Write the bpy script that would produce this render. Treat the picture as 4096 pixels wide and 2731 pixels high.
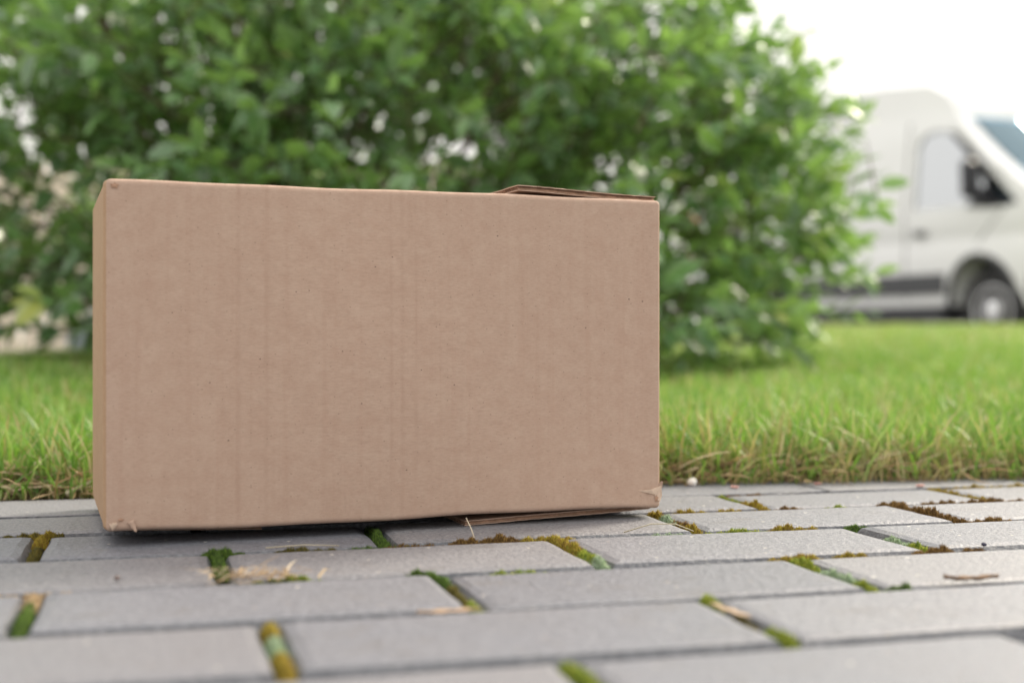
import bpy, bmesh, math, random
import numpy as np
from mathutils import Vector, Matrix

for o in list(bpy.data.objects):
    bpy.data.objects.remove(o, do_unlink=True)
random.seed(7)
rng = np.random.default_rng(11)
sc = bpy.context.scene
COL = sc.collection
R = math.radians

# ------------------------------------------------------------------ camera
CAM_H = 0.1256
cam = bpy.data.cameras.new("camera")
cam_o = bpy.data.objects.new("camera", cam)
COL.objects.link(cam_o)
cam_o.location = (0, 0, CAM_H)
cam_o.rotation_euler = (R(90), 0, 0)
cam.sensor_width = 36
cam.lens = 46.6
cam.shift_y = -0.0033
cam.clip_start = 0.02
cam.clip_end = 2000
cam.dof.use_dof = True
cam.dof.focus_distance = 0.88
cam.dof.aperture_fstop = 4.2
sc.camera = cam_o

# ------------------------------------------------------------------ sky, sun, exposure
SUN_EL, SUN_AZ = R(34), R(48)          # azimuth measured from +Y towards +X
w = bpy.data.worlds.new("World")
sc.world = w
w.use_nodes = True
nt = w.node_tree
nt.nodes.clear()
sky = nt.nodes.new("ShaderNodeTexSky")
sky.sky_type = 'NISHITA'
sky.sun_disc = False
sky.sun_elevation = SUN_EL
sky.sun_rotation = SUN_AZ
sky.air_density = 1.0
sky.dust_density = 3.0
mixc = nt.nodes.new("ShaderNodeMix")
mixc.data_type = 'RGBA'
mixc.inputs[0].default_value = 0.86       # a thin overcast veil over the whole sky
mixc.inputs[7].default_value = (9.9, 9.5, 9.0, 1)
bg = nt.nodes.new("ShaderNodeBackground")
bg.inputs[1].default_value = 0.098
wo = nt.nodes.new("ShaderNodeOutputWorld")
# overcast skies brighten towards the zenith
tcw = nt.nodes.new("ShaderNodeTexCoord"); spw = nt.nodes.new("ShaderNodeSeparateXYZ")
nt.links.new(tcw.outputs['Generated'], spw.inputs[0])
mrw = nt.nodes.new("ShaderNodeMapRange")
mrw.inputs['From Min'].default_value = 0.0; mrw.inputs['From Max'].default_value = 1.0
mrw.inputs['To Min'].default_value = 1.30; mrw.inputs['To Max'].default_value = 2.0
nt.links.new(spw.outputs[2], mrw.inputs['Value'])
vmw = nt.nodes.new("ShaderNodeVectorMath"); vmw.operation = 'SCALE'
vmw.inputs[0].default_value = (7.9, 7.55, 7.05)
nt.links.new(mrw.outputs[0], vmw.inputs['Scale'])
nt.links.new(vmw.outputs[0], mixc.inputs[7])
nt.links.new(sky.outputs[0], mixc.inputs[6])
nt.links.new(mixc.outputs[2], bg.inputs[0])
nt.links.new(bg.outputs[0], wo.inputs[0])
sun = bpy.data.lights.new("sun", 'SUN')
sun.energy = 4.0
sun.angle = R(15)
sun.color = (1.0, 0.90, 0.74)
sun_o = bpy.data.objects.new("sun", sun)
COL.objects.link(sun_o)
sd = Vector((math.sin(SUN_AZ) * math.cos(SUN_EL), math.cos(SUN_AZ) * math.cos(SUN_EL), math.sin(SUN_EL)))
sun_o.rotation_euler = (-sd).to_track_quat('-Z', 'Y').to_euler()
sun_o.location = sd * 40
vs = sc.view_settings
sc.display_settings.display_device = 'sRGB'
vs.view_transform = 'Standard'
vs.look = 'None'
vs.exposure = 0.42
vs.gamma = 1.0
vs.use_curve_mapping = False
sc.cycles.use_denoising = True
sc.cycles.max_bounces = 8
sc.cycles.transparent_max_bounces = 12
sc.cycles.caustics_reflective = False
sc.cycles.caustics_refractive = False

# ------------------------------------------------------------------ helpers
def link(o, parent=None):
    COL.objects.link(o)
    if parent is not None:
        o.parent = parent
    return o

def tag(o, label=None, cat=None, group=None, kind=None):
    if label: o['label'] = label
    if cat: o['category'] = cat
    if group: o['group'] = group
    if kind: o['kind'] = kind
    return o

def empty(name, loc, rz=0.0):
    o = bpy.data.objects.new(name, None)
    o.location = loc
    o.rotation_euler = (0, 0, rz)
    o.empty_display_size = 0.1
    return link(o)

def smooth_mesh(me, on=True):
    me.polygons.foreach_set('use_smooth', [on] * len(me.polygons))

def mesh_obj(name, verts, faces, mat, parent=None, smooth=False):
    me = bpy.data.meshes.new(name)
    me.from_pydata([tuple(v) for v in verts], [], faces)
    me.update()
    if smooth: smooth_mesh(me)
    if mat: me.materials.append(mat)
    return link(bpy.data.objects.new(name, me), parent)

def bm_obj(name, bm, mat, parent=None, smooth=False):
    bmesh.ops.recalc_face_normals(bm, faces=bm.faces[:])
    me = bpy.data.meshes.new(name)
    bm.to_mesh(me); bm.free()
    if smooth: smooth_mesh(me)
    if mat: me.materials.append(mat)
    return link(bpy.data.objects.new(name, me), parent)

def np_mesh(name, co, tris_or_quads, mats, attrs=None, smooth=True):
    """fast mesh from numpy; faces: list of index arrays (n,3) / (n,4)"""
    me = bpy.data.meshes.new(name)
    me.vertices.add(len(co))
    me.vertices.foreach_set('co', np.ascontiguousarray(co, dtype=np.float32).ravel())
    loops = np.concatenate([f.ravel() for f in tris_or_quads])
    sizes = np.concatenate([np.full(len(f), f.shape[1]) for f in tris_or_quads])
    starts = np.concatenate([[0], np.cumsum(sizes)[:-1]])
    me.loops.add(len(loops))
    me.loops.foreach_set('vertex_index', loops.astype(np.int32))
    me.polygons.add(len(sizes))
    me.polygons.foreach_set('loop_start', starts.astype(np.int32))
    me.polygons.foreach_set('loop_total', sizes.astype(np.int32))
    if smooth: me.polygons.foreach_set('use_smooth', np.ones(len(sizes), dtype=bool))
    me.update(calc_edges=True)
    for an, data in (attrs or {}).items():
        a = me.attributes.new(an, 'FLOAT_COLOR', 'POINT')
        rgba = np.ones((len(co), 4), dtype=np.float32); rgba[:, :3] = data
        a.data.foreach_set('color', rgba.ravel())
    for m in mats: me.materials.append(m)
    return me

def add_box(bm, lo, hi, bevel=0.0, seg=2):
    vs_ = [bm.verts.new((x, y, z)) for x in (lo[0], hi[0]) for y in (lo[1], hi[1]) for z in (lo[2], hi[2])]
    fs = [bm.faces.new([vs_[i] for i in q]) for q in ((0, 1, 3, 2), (4, 6, 7, 5), (0, 4, 5, 1), (2, 3, 7, 6), (0, 2, 6, 4), (1, 5, 7, 3))]
    if bevel:
        es = list({e for f in fs for e in f.edges})
        bmesh.ops.bevel(bm, geom=es, offset=bevel, segments=seg, profile=0.5, affect='EDGES')

def add_tube(bm, pts, rads, n=7):
    rings = []
    pts = [Vector(p) for p in pts]
    for i, p in enumerate(pts):
        d = (pts[min(i + 1, len(pts) - 1)] - pts[max(i - 1, 0)]).normalized()
        a = d.orthogonal().normalized(); b = d.cross(a)
        if rings:
            pa = prev - d * prev.dot(d)
            if pa.length > 1e-5: a = pa.normalized(); b = d.cross(a)
        prev = a
        r = rads[i] if hasattr(rads, '__len__') else rads
        rings.append([bm.verts.new(p + (a * math.cos(t) + b * math.sin(t)) * r) for t in [2 * math.pi * k / n for k in range(n)]])
    for q, s in zip(rings, rings[1:]):
        for k in range(n):
            bm.faces.new((q[k], q[(k + 1) % n], s[(k + 1) % n], s[k]))
    bm.faces.new(rings[0][::-1]); bm.faces.new(rings[-1])

# ------------------------------------------------------------------ materials
class M:
    def __init__(self, name):
        self.m = bpy.data.materials.new(name)
        self.m.use_nodes = True
        self.t = self.m.node_tree
        self.b = self.t.nodes['Principled BSDF']
        self.out = self.t.nodes['Material Output']
    def n(self, typ, **kw):
        nd = self.t.nodes.new(typ)
        for k, v in kw.items(): setattr(nd, k, v)
        return nd
    def l(self, a, b): self.t.links.new(a, b)
    def set(self, **kw):
        for k, v in kw.items(): self.b.inputs[k.replace('_', ' ')].default_value = v
    def coord(self, which='Object', scale=(1, 1, 1)):
        tc = self.n('ShaderNodeTexCoord'); mp = self.n('ShaderNodeMapping')
        mp.inputs['Scale'].default_value = scale
        self.l(tc.outputs[which], mp.inputs[0]); return mp.outputs[0]
    def noise(self, vec, scale, detail=4, rough=0.6, out=0):
        nd = self.n('ShaderNodeTexNoise'); nd.inputs['Scale'].default_value = scale
        nd.inputs['Detail'].default_value = detail; nd.inputs['Roughness'].default_value = rough
        if vec is not None: self.l(vec, nd.inputs['Vector'])
        return nd.outputs[out]
    def ramp(self, fac, stops):
        nd = self.n('ShaderNodeValToRGB'); el = nd.color_ramp.elements
        while len(el) < len(stops): el.new(0.5)
        for e, (p, c) in zip(el, stops):
            e.position = p; e.color = (*c, 1) if len(c) == 3 else c
        self.l(fac, nd.inputs[0]); return nd.outputs[0]
    def mix(self, fac, a, b, blend='MIX'):
        nd = self.n('ShaderNodeMix'); nd.data_type = 'RGBA'; nd.blend_type = blend
        for i, v in ((0, fac), (6, a), (7, b)):
            if hasattr(v, 'is_output'): self.l(v, nd.inputs[i])
            elif i == 0: nd.inputs[0].default_value = v
            else: nd.inputs[i].default_value = (*v, 1)
        return nd.outputs[2]
    def math(self, op, a, b=None, clamp=False):
        nd = self.n('ShaderNodeMath', operation=op, use_clamp=clamp)
        for i, v in ((0, a), (1, b)):
            if v is None: continue
            if hasattr(v, 'is_output'): self.l(v, nd.inputs[i])
            else: nd.inputs[i].default_value = v
        return nd.outputs[0]
    def bump(self, h, strength, dist):
        nd = self.n('ShaderNodeBump'); nd.inputs['Strength'].default_value = strength
        nd.inputs['Distance'].default_value = dist
        self.l(h, nd.inputs['Height']); self.l(nd.outputs[0], self.b.inputs['Normal']); return nd
    def attr(self, name):
        nd = self.n('ShaderNodeAttribute', attribute_name=name)
        sp = self.n('ShaderNodeSeparateColor'); self.l(nd.outputs['Color'], sp.inputs[0])
        return sp.outputs

def flat(name, col, rough=0.5, metal=0.0, noise=0.0, nscale=6.0, spec=0.5):
    k = M(name); k.set(Roughness=rough, Metallic=metal)
    k.b.inputs['Specular IOR Level'].default_value = spec
    v = k.coord()
    nz = k.noise(v, nscale, 3)
    lo = tuple(c * (1 - noise) for c in col); hi = tuple(min(1, c * (1 + noise)) for c in col)
    k.l(k.ramp(nz, [(0.3, lo), (0.7, hi)]), k.b.inputs['Base Color'])
    return k.m

# concrete pavers
def paver_mat():
    k = M('paver_concrete'); k.set(Roughness=0.5)
    v = k.coord('Object')
    oi = k.n('ShaderNodeObjectInfo')
    sh = k.n('ShaderNodeVectorMath', operation='ADD')
    cmb = k.n('ShaderNodeCombineXYZ')
    r10 = k.math('MULTIPLY', oi.outputs['Random'], 37.0)
    for i in range(3): k.l(r10, cmb.inputs[i])
    k.l(v, sh.inputs[0]); k.l(cmb.outputs[0], sh.inputs[1]); v = sh.outputs[0]
    base = k.ramp(oi.outputs['Random'], [(0.0, (0.145, 0.158, 0.192)), (0.35, (0.194, 0.205, 0.240)), (0.7, (0.232, 0.234, 0.254)), (1.0, (0.172, 0.176, 0.202))])
    big = k.noise(v, 14, 5, 0.65)
    c = k.mix(k.math('MULTIPLY', big, 0.6), base, (0.180, 0.176, 0.186), 'MIX')
    grit = k.noise(v, 480, 3, 0.75)
    c = k.mix(0.9, c, k.ramp(grit, [(0.30, (0.38, 0.38, 0.41)), (0.52, (1, 1, 1)), (0.72, (1.5, 1.47, 1.43))]), 'MULTIPLY')
    vo = k.n('ShaderNodeTexVoronoi'); vo.inputs['Scale'].default_value = 120; k.l(v, vo.inputs['Vector'])
    spot = k.ramp(vo.outputs['Distance'], [(0.0, (1, 1, 1)), (0.10, (1, 1, 1)), (0.16, (0, 0, 0))])
    rs = k.n('ShaderNodeSeparateColor'); k.l(vo.outputs['Color'], rs.inputs[0])
    pick = k.math('MULTIPLY', k.math('GREATER_THAN', rs.outputs[0], 0.86), spot)
    spotc = k.ramp(rs.outputs[1], [(0.0, (0.20, 0.17, 0.16)), (0.45, (0.30, 0.26, 0.24)), (0.6, (0.62, 0.58, 0.52)), (1.0, (0.7, 0.66, 0.6))])
    c = k.mix(pick, c, spotc)
    st = k.ramp(k.noise(v, 32, 6, 0.75), [(0.56, (0, 0, 0)), (0.72, (0.55,) * 3)])
    c = k.mix(st, c, (0.13, 0.12, 0.115))
    # chamfer shade painted in: steep faces get darker, bluer, coarser grit
    geo = k.n('ShaderNodeNewGeometry'); sp = k.n('ShaderNodeSeparateXYZ'); k.l(geo.outputs['True Normal'], sp.inputs[0])
    side = k.ramp(sp.outputs[2], [(0.90, (1, 1, 1)), (0.985, (0, 0, 0))])
    agg = k.noise(v, 330, 3, 0.8)
    c = k.mix(side, c, k.ramp(agg, [(0.3, (0.055, 0.060, 0.072)), (0.5, (0.110, 0.117, 0.136)), (0.70, (0.21, 0.217, 0.235))]))
    k.l(c, k.b.inputs['Base Color'])
    h = k.math('ADD', k.math('MULTIPLY', grit, 0.6), k.math('MULTIPLY', k.noise(v, 220, 3, 0.7), 1.0))
    k.bump(h, 0.8, 0.0013)
    k.b.inputs['Specular IOR Level'].default_value = 0.6
    return k.m

def sand_mat():
    k = M('joint_sand'); k.set(Roughness=0.95)
    v = k.coord()
    k.l(k.ramp(k.noise(v, 500, 4, 0.8), [(0.3, (0.04, 0.036, 0.033)), (0.55, (0.105, 0.09, 0.075)), (0.8, (0.22, 0.19, 0.155))]), k.b.inputs['Base Color'])
    k.bump(k.noise(v, 700, 3), 0.8, 0.002)
    return k.m

# kraft board: long fibres, warm mottling, vertical flute ghosting, dark specks
def kraft_mat(name, base, dark, flute=1.0):
    k = M(name); k.set(Roughness=0.72)
    k.b.inputs['Specular IOR Level'].default_value = 0.28
    v = k.coord('Object')
    fib = k.noise(k.coord('Object', (260, 260, 1500)), 1.0, 3, 0.7)
    mott = k.noise(k.coord('Object', (60, 60, 85)), 1.0, 5, 0.72)
    wide = k.noise(k.coord('Object', (7, 7, 5)), 1.0, 3, 0.5)
    c = k.mix(k.ramp(mott, [(0.32, (0, 0, 0)), (0.72, (0.75,) * 3)]), base, dark)
    c = k.mix(k.math('MULTIPLY', wide, 0.35), c, tuple(x * 0.86 for x in base))
    streak = k.noise(k.coord('Object', (170, 1, 5.5)), 1.0, 3, 0.6)
    c = k.mix(k.ramp(streak, [(0.50, (0, 0, 0)), (0.72, (0.30 * flute,) * 3)]), c, dark)
    c = k.mix(0.55, c, k.ramp(fib, [(0.28, (0.78, 0.77, 0.76)), (0.5, (1, 1, 1)), (0.75, (1.13, 1.14, 1.15))]), 'MULTIPLY')
    for c0, w0 in ((0.478, 0.0042), (0.498, 0.0045), (0.523, 0.0038), (0.215, 0.005), (0.262, 0.005)):
        sx = k.n('ShaderNodeSeparateXYZ'); k.l(k.coord('Object'), sx.inputs[0])
        dd = k.math('ABSOLUTE', k.math('SUBTRACT', sx.outputs[0], c0 * 0.3705))
        ln_ = k.math('SUBTRACT', 1.0, k.math('DIVIDE', dd, w0 * 0.45), clamp=True)
        rag = k.ramp(k.noise(k.coord('Object', (40, 1, 24)), 1.0, 4, 0.7), [(0.36, (0.1,) * 3), (0.62, (0.9 * flute,) * 3)])
        c = k.mix(k.math('MULTIPLY', k.math('MULTIPLY', ln_, rag), 0.5), c, tuple(x * 0.90 for x in dark))
    # specks
    vo = k.n('ShaderNodeTexVoronoi'); vo.inputs['Scale'].default_value = 1.0
    k.l(k.coord('Object', (95, 95, 120)), vo.inputs['Vector'])
    rs = k.n('ShaderNodeSeparateColor'); k.l(vo.outputs['Color'], rs.inputs[0])
    lim = k.math('MULTIPLY', rs.outputs[1], 0.062)
    sp = k.math('MULTIPLY', k.math('LESS_THAN', vo.outputs['Distance'], lim), k.math('GREATER_THAN', rs.outputs[0], 0.72))
    c = k.mix(k.math('MULTIPLY', sp, 0.75), c, (0.10, 0.07, 0.055))
    vo2 = k.n('ShaderNodeTexVoronoi'); vo2.inputs['Scale'].default_value = 1.0
    k.l(k.coord('Object', (400, 400, 520)), vo2.inputs['Vector'])
    rs2 = k.n('ShaderNodeSeparateColor'); k.l(vo2.outputs['Color'], rs2.inputs[0])
    sp2 = k.math('MULTIPLY', k.math('LESS_THAN', vo2.outputs['Distance'], 0.2), k.math('GREATER_THAN', rs2.outputs[0], 0.94))
    c = k.mix(k.math('MULTIPLY', sp2, 0.45), c, (0.17, 0.12, 0.09))
    k.l(c, k.b.inputs['Base Color'])
    wv = k.n('ShaderNodeTexWave', wave_type='BANDS', bands_direction='X')
    wv.inputs['Scale'].default_value = 1.0; wv.inputs['Distortion'].default_value = 0.6
    k.l(k.coord('Object', (24, 0.0, 0.6)), wv.inputs['Vector'])
    h = k.math('ADD', k.math('MULTIPLY', wv.outputs['Fac'], 0.55 * flute), k.math('MULTIPLY', fib, 0.16))
    h = k.math('ADD', h, k.math('MULTIPLY', streak, 0.5))
    k.bump(h, 0.34, 0.0016)
    return k.m

def leaf_mat():
    k = M('shrub_leaf')
    t = k.attr('tint')
    c = k.ramp(t[0], [(0.0, (0.014, 0.066, 0.028)), (0.35, (0.050, 0.172, 0.050)), (0.7, (0.145, 0.340, 0.066)), (0.9, (0.32, 0.46, 0.07)), (1.0, (0.46, 0.46, 0.08))])
    c = k.mix(k.math('MULTIPLY', t[1], 0.45), c, (0.52, 0.60, 0.46))
    geo = k.n('ShaderNodeNewGeometry')
    c = k.mix(k.math('MULTIPLY', geo.outputs['Backfacing'], 0.55), c, (0.17, 0.26, 0.15))
    k.l(c, k.b.inputs['Base Color'])
    k.set(Roughness=0.30)
    k.b.inputs['Specular IOR Level'].default_value = 0.9
    tr = k.n('ShaderNodeBsdfTranslucent')
    k.l(k.mix(0.6, c, (0.38, 0.66, 0.07)), tr.inputs[0])
    ms = k.n('ShaderNodeMixShader'); ms.inputs[0].default_value = 0.37
    k.l(k.b.outputs[0], ms.inputs[1]); k.l(tr.outputs[0], ms.inputs[2])
    k.l(ms.outputs[0], k.out.inputs[0])
    return k.m

def grass_mat():
    k = M('grass_blade')
    t = k.attr('tint')
    c = k.ramp(t[0], [(0.0, (0.050, 0.150, 0.018)), (0.4, (0.105, 0.290, 0.038)), (0.75, (0.205, 0.410, 0.060)), (1.0, (0.46, 0.53, 0.24))])
    c = k.mix(t[1], c, k.ramp(t[2], [(0.0, (0.34, 0.22, 0.11)), (0.5, (0.52, 0.38, 0.21)), (1.0, (0.62, 0.5, 0.33))]))
    k.l(c, k.b.inputs['Base Color'])
    k.set(Roughness=0.45)
    k.b.inputs['Specular IOR Level'].default_value = 0.45
    tr = k.n('ShaderNodeBsdfTranslucent')
    k.l(k.mix(0.35, c, (0.34, 0.52, 0.05)), tr.inputs[0])
    ms = k.n('ShaderNodeMixShader'); ms.inputs[0].default_value = 0.38
    k.l(k.b.outputs[0], ms.inputs[1]); k.l(tr.outputs[0], ms.inputs[2])
    k.l(ms.outputs[0], k.out.inputs[0])
    return k.m

def tint_mat(name, rough=0.8, transl=0.15):
    k = M(name)
    nd = k.n('ShaderNodeAttribute', attribute_name='tint')
    k.l(nd.outputs['Color'], k.b.inputs['Base Color'])
    k.set(Roughness=rough)
    k.b.inputs['Specular IOR Level'].default_value = 0.25
    tr = k.n('ShaderNodeBsdfTranslucent'); k.l(nd.outputs['Color'], tr.inputs[0])
    ms = k.n('ShaderNodeMixShader'); ms.inputs[0].default_value = transl
    k.l(k.b.outputs[0], ms.inputs[1]); k.l(tr.outputs[0], ms.inputs[2]); k.l(ms.outputs[0], k.out.inputs[0])
    return k.m

def lawn_mat():
    k = M('lawn_soil'); k.set(Roughness=0.95)
    v = k.coord()
    g = k.ramp(k.noise(v, 90, 5, 0.8), [(0.3, (0.045, 0.05, 0.015)), (0.5, (0.10, 0.13, 0.03)), (0.7, (0.19, 0.22, 0.06))])
    g = k.mix(k.ramp(k.noise(v, 1.3, 3), [(0.35, (0, 0, 0)), (0.7, (0.5,) * 3)]), g, (0.24, 0.24, 0.08))
    g = k.mix(k.ramp(k.attr('tint')[0], [(0.0, (0, 0, 0)), (1.0, (1, 1, 1))]), g, k.ramp(k.noise(v, 220, 4, 0.8), [(0.3, (0.05, 0.03, 0.018)), (0.7, (0.18, 0.12, 0.07))]))
    k.l(g, k.b.inputs['Base Color'])
    k.bump(k.noise(v, 160, 4), 0.8, 0.01)
    return k.m

def road_mat():
    k = M('asphalt'); k.set(Roughness=0.9)
    v = k.coord()
    k.l(k.ramp(k.noise(v, 60, 5, 0.8), [(0.3, (0.035, 0.035, 0.037)), (0.7, (0.075, 0.073, 0.072))]), k.b.inputs['Base Color'])
    k.bump(k.noise(v, 150, 3), 0.5, 0.006)
    return k.m

def earth_mat():
    k = M('meadow_ground'); k.set(Roughness=0.95)
    v = k.coord()
    k.l(k.ramp(k.noise(v, 0.4, 6, 0.7), [(0.3, (0.06, 0.09, 0.025)), (0.7, (0.13, 0.16, 0.05))]), k.b.inputs['Base Color'])
    return k.m

def bark_mat():
    k = M('shrub_bark'); k.set(Roughness=0.8)
    v = k.coord('Object', (1, 1, 0.3))
    k.l(k.ramp(k.noise(v, 60, 4), [(0.3, (0.05, 0.028, 0.022)), (0.7, (0.14, 0.085, 0.065))]), k.b.inputs['Base Color'])
    k.bump(k.noise(v, 120, 3), 0.5, 0.003)
    return k.m

def glass_mat(name, tint, mixf=0.05, refl=(0.92, 0.96, 1.0)):
    k = M(name)
    gl = k.n('ShaderNodeBsdfGlossy'); gl.inputs['Roughness'].default_value = 0.02
    gl.inputs[0].default_value = (*refl, 1)
    tp = k.n('ShaderNodeBsdfTransparent'); tp.inputs[0].default_value = (*tint, 1)
    fr = k.n('ShaderNodeFresnel'); fr.inputs[0].default_value = 1.5
    f = k.math('ADD', k.math('MULTIPLY', fr.outputs[0], 1.3), mixf, clamp=True)
    ms = k.n('ShaderNodeMixShader'); k.l(f, ms.inputs[0])
    k.l(tp.outputs[0], ms.inputs[1]); k.l(gl.outputs[0], ms.inputs[2]); k.l(ms.outputs[0], k.out.inputs[0])
    return k.m

MAT_PAVER = paver_mat()
MAT_SAND = sand_mat()
MAT_KRAFT = kraft_mat('kraft_front', (0.500, 0.362, 0.284), (0.412, 0.268, 0.202))
MAT_KRAFT_SHADE = kraft_mat('kraft_side_shade', (0.45, 0.295, 0.185), (0.38, 0.235, 0.14), 0.4)  # same board, darker and more orange: side shade and warm bounce painted in
MAT_TORN = flat('torn_paper', (0.60, 0.46, 0.36), 0.9, noise=0.15, nscale=300)
MAT_FLUTE = flat('flute_paper', (0.36, 0.22, 0.15), 0.9, noise=0.3, nscale=250)
MAT_LEAF = leaf_mat()
MAT_GRASS = grass_mat()
MAT_MOSS = tint_mat('moss_leaflet', 0.85, 0.2)
MAT_STRAW = tint_mat('dry_straw', 0.7, 0.2)
MAT_LAWN = lawn_mat()
MAT_ROAD = road_mat()
MAT_EARTH = earth_mat()
MAT_BARK = bark_mat()
MAT_FENCE = flat('cream_board', (0.78, 0.67, 0.58), 0.7, noise=0.10, nscale=9)
MAT_STONE = flat('bluish_stone', (0.24, 0.27, 0.33), 0.8, noise=0.25, nscale=12)
MAT_VAN = flat('white_van_paint', (0.86, 0.875, 0.90), 0.25, noise=0.015, nscale=2)
MAT_PLASTIC = flat('dark_plastic', (0.085, 0.088, 0.098), 0.55, noise=0.15, nscale=20)
MAT_BLACK = flat('black_trim', (0.012, 0.013, 0.02), 0.35, noise=0.2, nscale=20)
MAT_TYRE = flat('tyre_rubber', (0.02, 0.02, 0.022), 0.8, noise=0.2, nscale=20)
MAT_RIM = flat('alloy_silver', (0.78, 0.79, 0.83), 0.4, metal=0.4, noise=0.05)
MAT_SEAT = flat('seat_fabric', (0.32, 0.33, 0.34), 0.9, noise=0.2)
MAT_CABIN = flat('cabin_lining', (0.74, 0.75, 0.73), 0.9, noise=0.05)
MAT_GLASS = glass_mat('side_glass', (0.90, 0.94, 0.91), 0.5)
MAT_SCREEN = glass_mat('windscreen_glass', (0.42, 0.62, 0.72), 0.22, (0.42, 0.58, 0.68))
MAT_LAMP = glass_mat('lamp_lens', (0.85, 0.86, 0.88))
MAT_ORANGE = flat('orange_lens', (0.6, 0.2, 0.03), 0.3)

# ------------------------------------------------------------------ lie of the land
TH = R(15.01)
X0, Y0 = 0.1504, 1.0620
CT, ST = math.cos(TH), math.sin(TH)
def pav(a, b):                                   # paving coordinates: a along the rows, b across (away = +)
    return X0 + a * CT - b * ST, Y0 + a * ST + b * CT

EDGE_P = (-0.405, 1.062); EDGE_D = (math.cos(R(9.0)), math.sin(R(9.0)))   # where the paving ends and the lawn begins
def behind_edge(x, y):
    return -(x - EDGE_P[0]) * EDGE_D[1] + (y - EDGE_P[1]) * EDGE_D[0]

def sstep(t):
    t = np.clip(t, 0, 1); return t * t * (3 - 2 * t)

def ground_z(x, y):
    x = np.asarray(x, dtype=float); y = np.asarray(y, dtype=float)
    s = behind_edge(x, y)
    k = sstep((x + 1.45) / 1.9)
    crest_s = 2.0 + k * 5.0
    zc = np.where(x < -0.4, 0.048 + 0.052 * sstep((x + 1.6) / 0.9), 0.10) + 0.085 * sstep((x + 0.4) / 2.4)
    t = np.clip(s / crest_s, 0, 1)
    up = 0.012 + (zc - 0.012) * (1 - (1 - t) ** 1.5)
    drop = sstep((s - crest_s) / 2.2)
    z = up * (1 - drop) + 0.02 * drop
    z = z + 0.006 * np.sin(x * 3.1 + 1) * np.sin(y * 2.3) * np.clip(s, 0, 1)
    return np.where(s < 0, -0.03, z)

# ------------------------------------------------------------------ ground, road, lawn
bm = bmesh.new()
bmesh.ops.create_grid(bm, x_segments=8, y_segments=8, size=700)
bmesh.ops.translate(bm, verts=bm.verts, vec=(0, 0, -0.06))
tag(bm_obj('ground', bm, MAT_EARTH), 'open green ground reaching to the horizon', kind='structure')
mesh_obj('road', [(-60, 9.7, 0.018), (60, 9.7, 0.018), (60, 22, 0.018), (-60, 22, 0.018)], [(0, 1, 2, 3)], MAT_ROAD)['kind'] = 'structure'

def lawn():
    ss = np.concatenate([[0.0, 0.012, 0.03], np.linspace(0.06, 1.5, 25), np.linspace(1.6, 9.2, 60)])
    ts = np.concatenate([np.linspace(-9, -1.6, 20), np.linspace(-1.5, 3, 60), np.linspace(3.2, 14, 30)])
    vs_, fs = [], []
    for s in ss:
        for t in ts:
            jit = 0.004 * math.sin(t * 41) + 0.003 * math.sin(t * 97 + 1) if s < 0.05 else 0
            x = EDGE_P[0] + t * EDGE_D[0] - (s + jit) * EDGE_D[1]; y = EDGE_P[1] + t * EDGE_D[1] + (s + jit) * EDGE_D[0]
            z = float(ground_z(x - 1e-4 * EDGE_D[1], y + 0.004))
            if s == 0: z = -0.02
            vs_.append((x, y, z))
    n = len(ts)
    for i in range(len(ss) - 1):
        for j in range(n - 1):
            fs.append((i * n + j, i * n + j + 1, (i + 1) * n + j + 1, (i + 1) * n + j))
    lo_ = mesh_obj('lawn', vs_, fs, MAT_LAWN, smooth=True)
    at_ = lo_.data.attributes.new('tint', 'FLOAT_COLOR', 'POINT')
    ar_ = np.ones((len(vs_), 4), dtype=np.float32); ar_[:, :3] = np.repeat(np.clip(1 - ss / 0.06, 0, 1), n)[:, None]
    at_.data.foreach_set('color', ar_.ravel())
    tag(lo_, 'gently rising garden lawn behind the paving', kind='structure')
lawn()

# ------------------------------------------------------------------ pavement and its pavers
BED = -0.0068
x1, y1 = pav(-2.6, 0.17); x2, y2 = pav(2.6, 0.17); x3, y3 = pav(2.6, -2.2); x4, y4 = pav(-2.6, -2.2)
pavement = mesh_obj('pavement', [(x1, y1, BED), (x2, y2, BED), (x3, y3, BED), (x4, y4, BED),
                                 (x1, y1, -0.09), (x2, y2, -0.09), (x3, y3, -0.09), (x4, y4, -0.09)],
                    [(0, 3, 2, 1), (0, 1, 5, 4), (1, 2, 6, 5), (2, 3, 7, 6), (3, 0, 4, 7)], MAT_SAND)
tag(pavement, 'grey concrete block paving with mossy joints', kind='structure')

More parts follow.
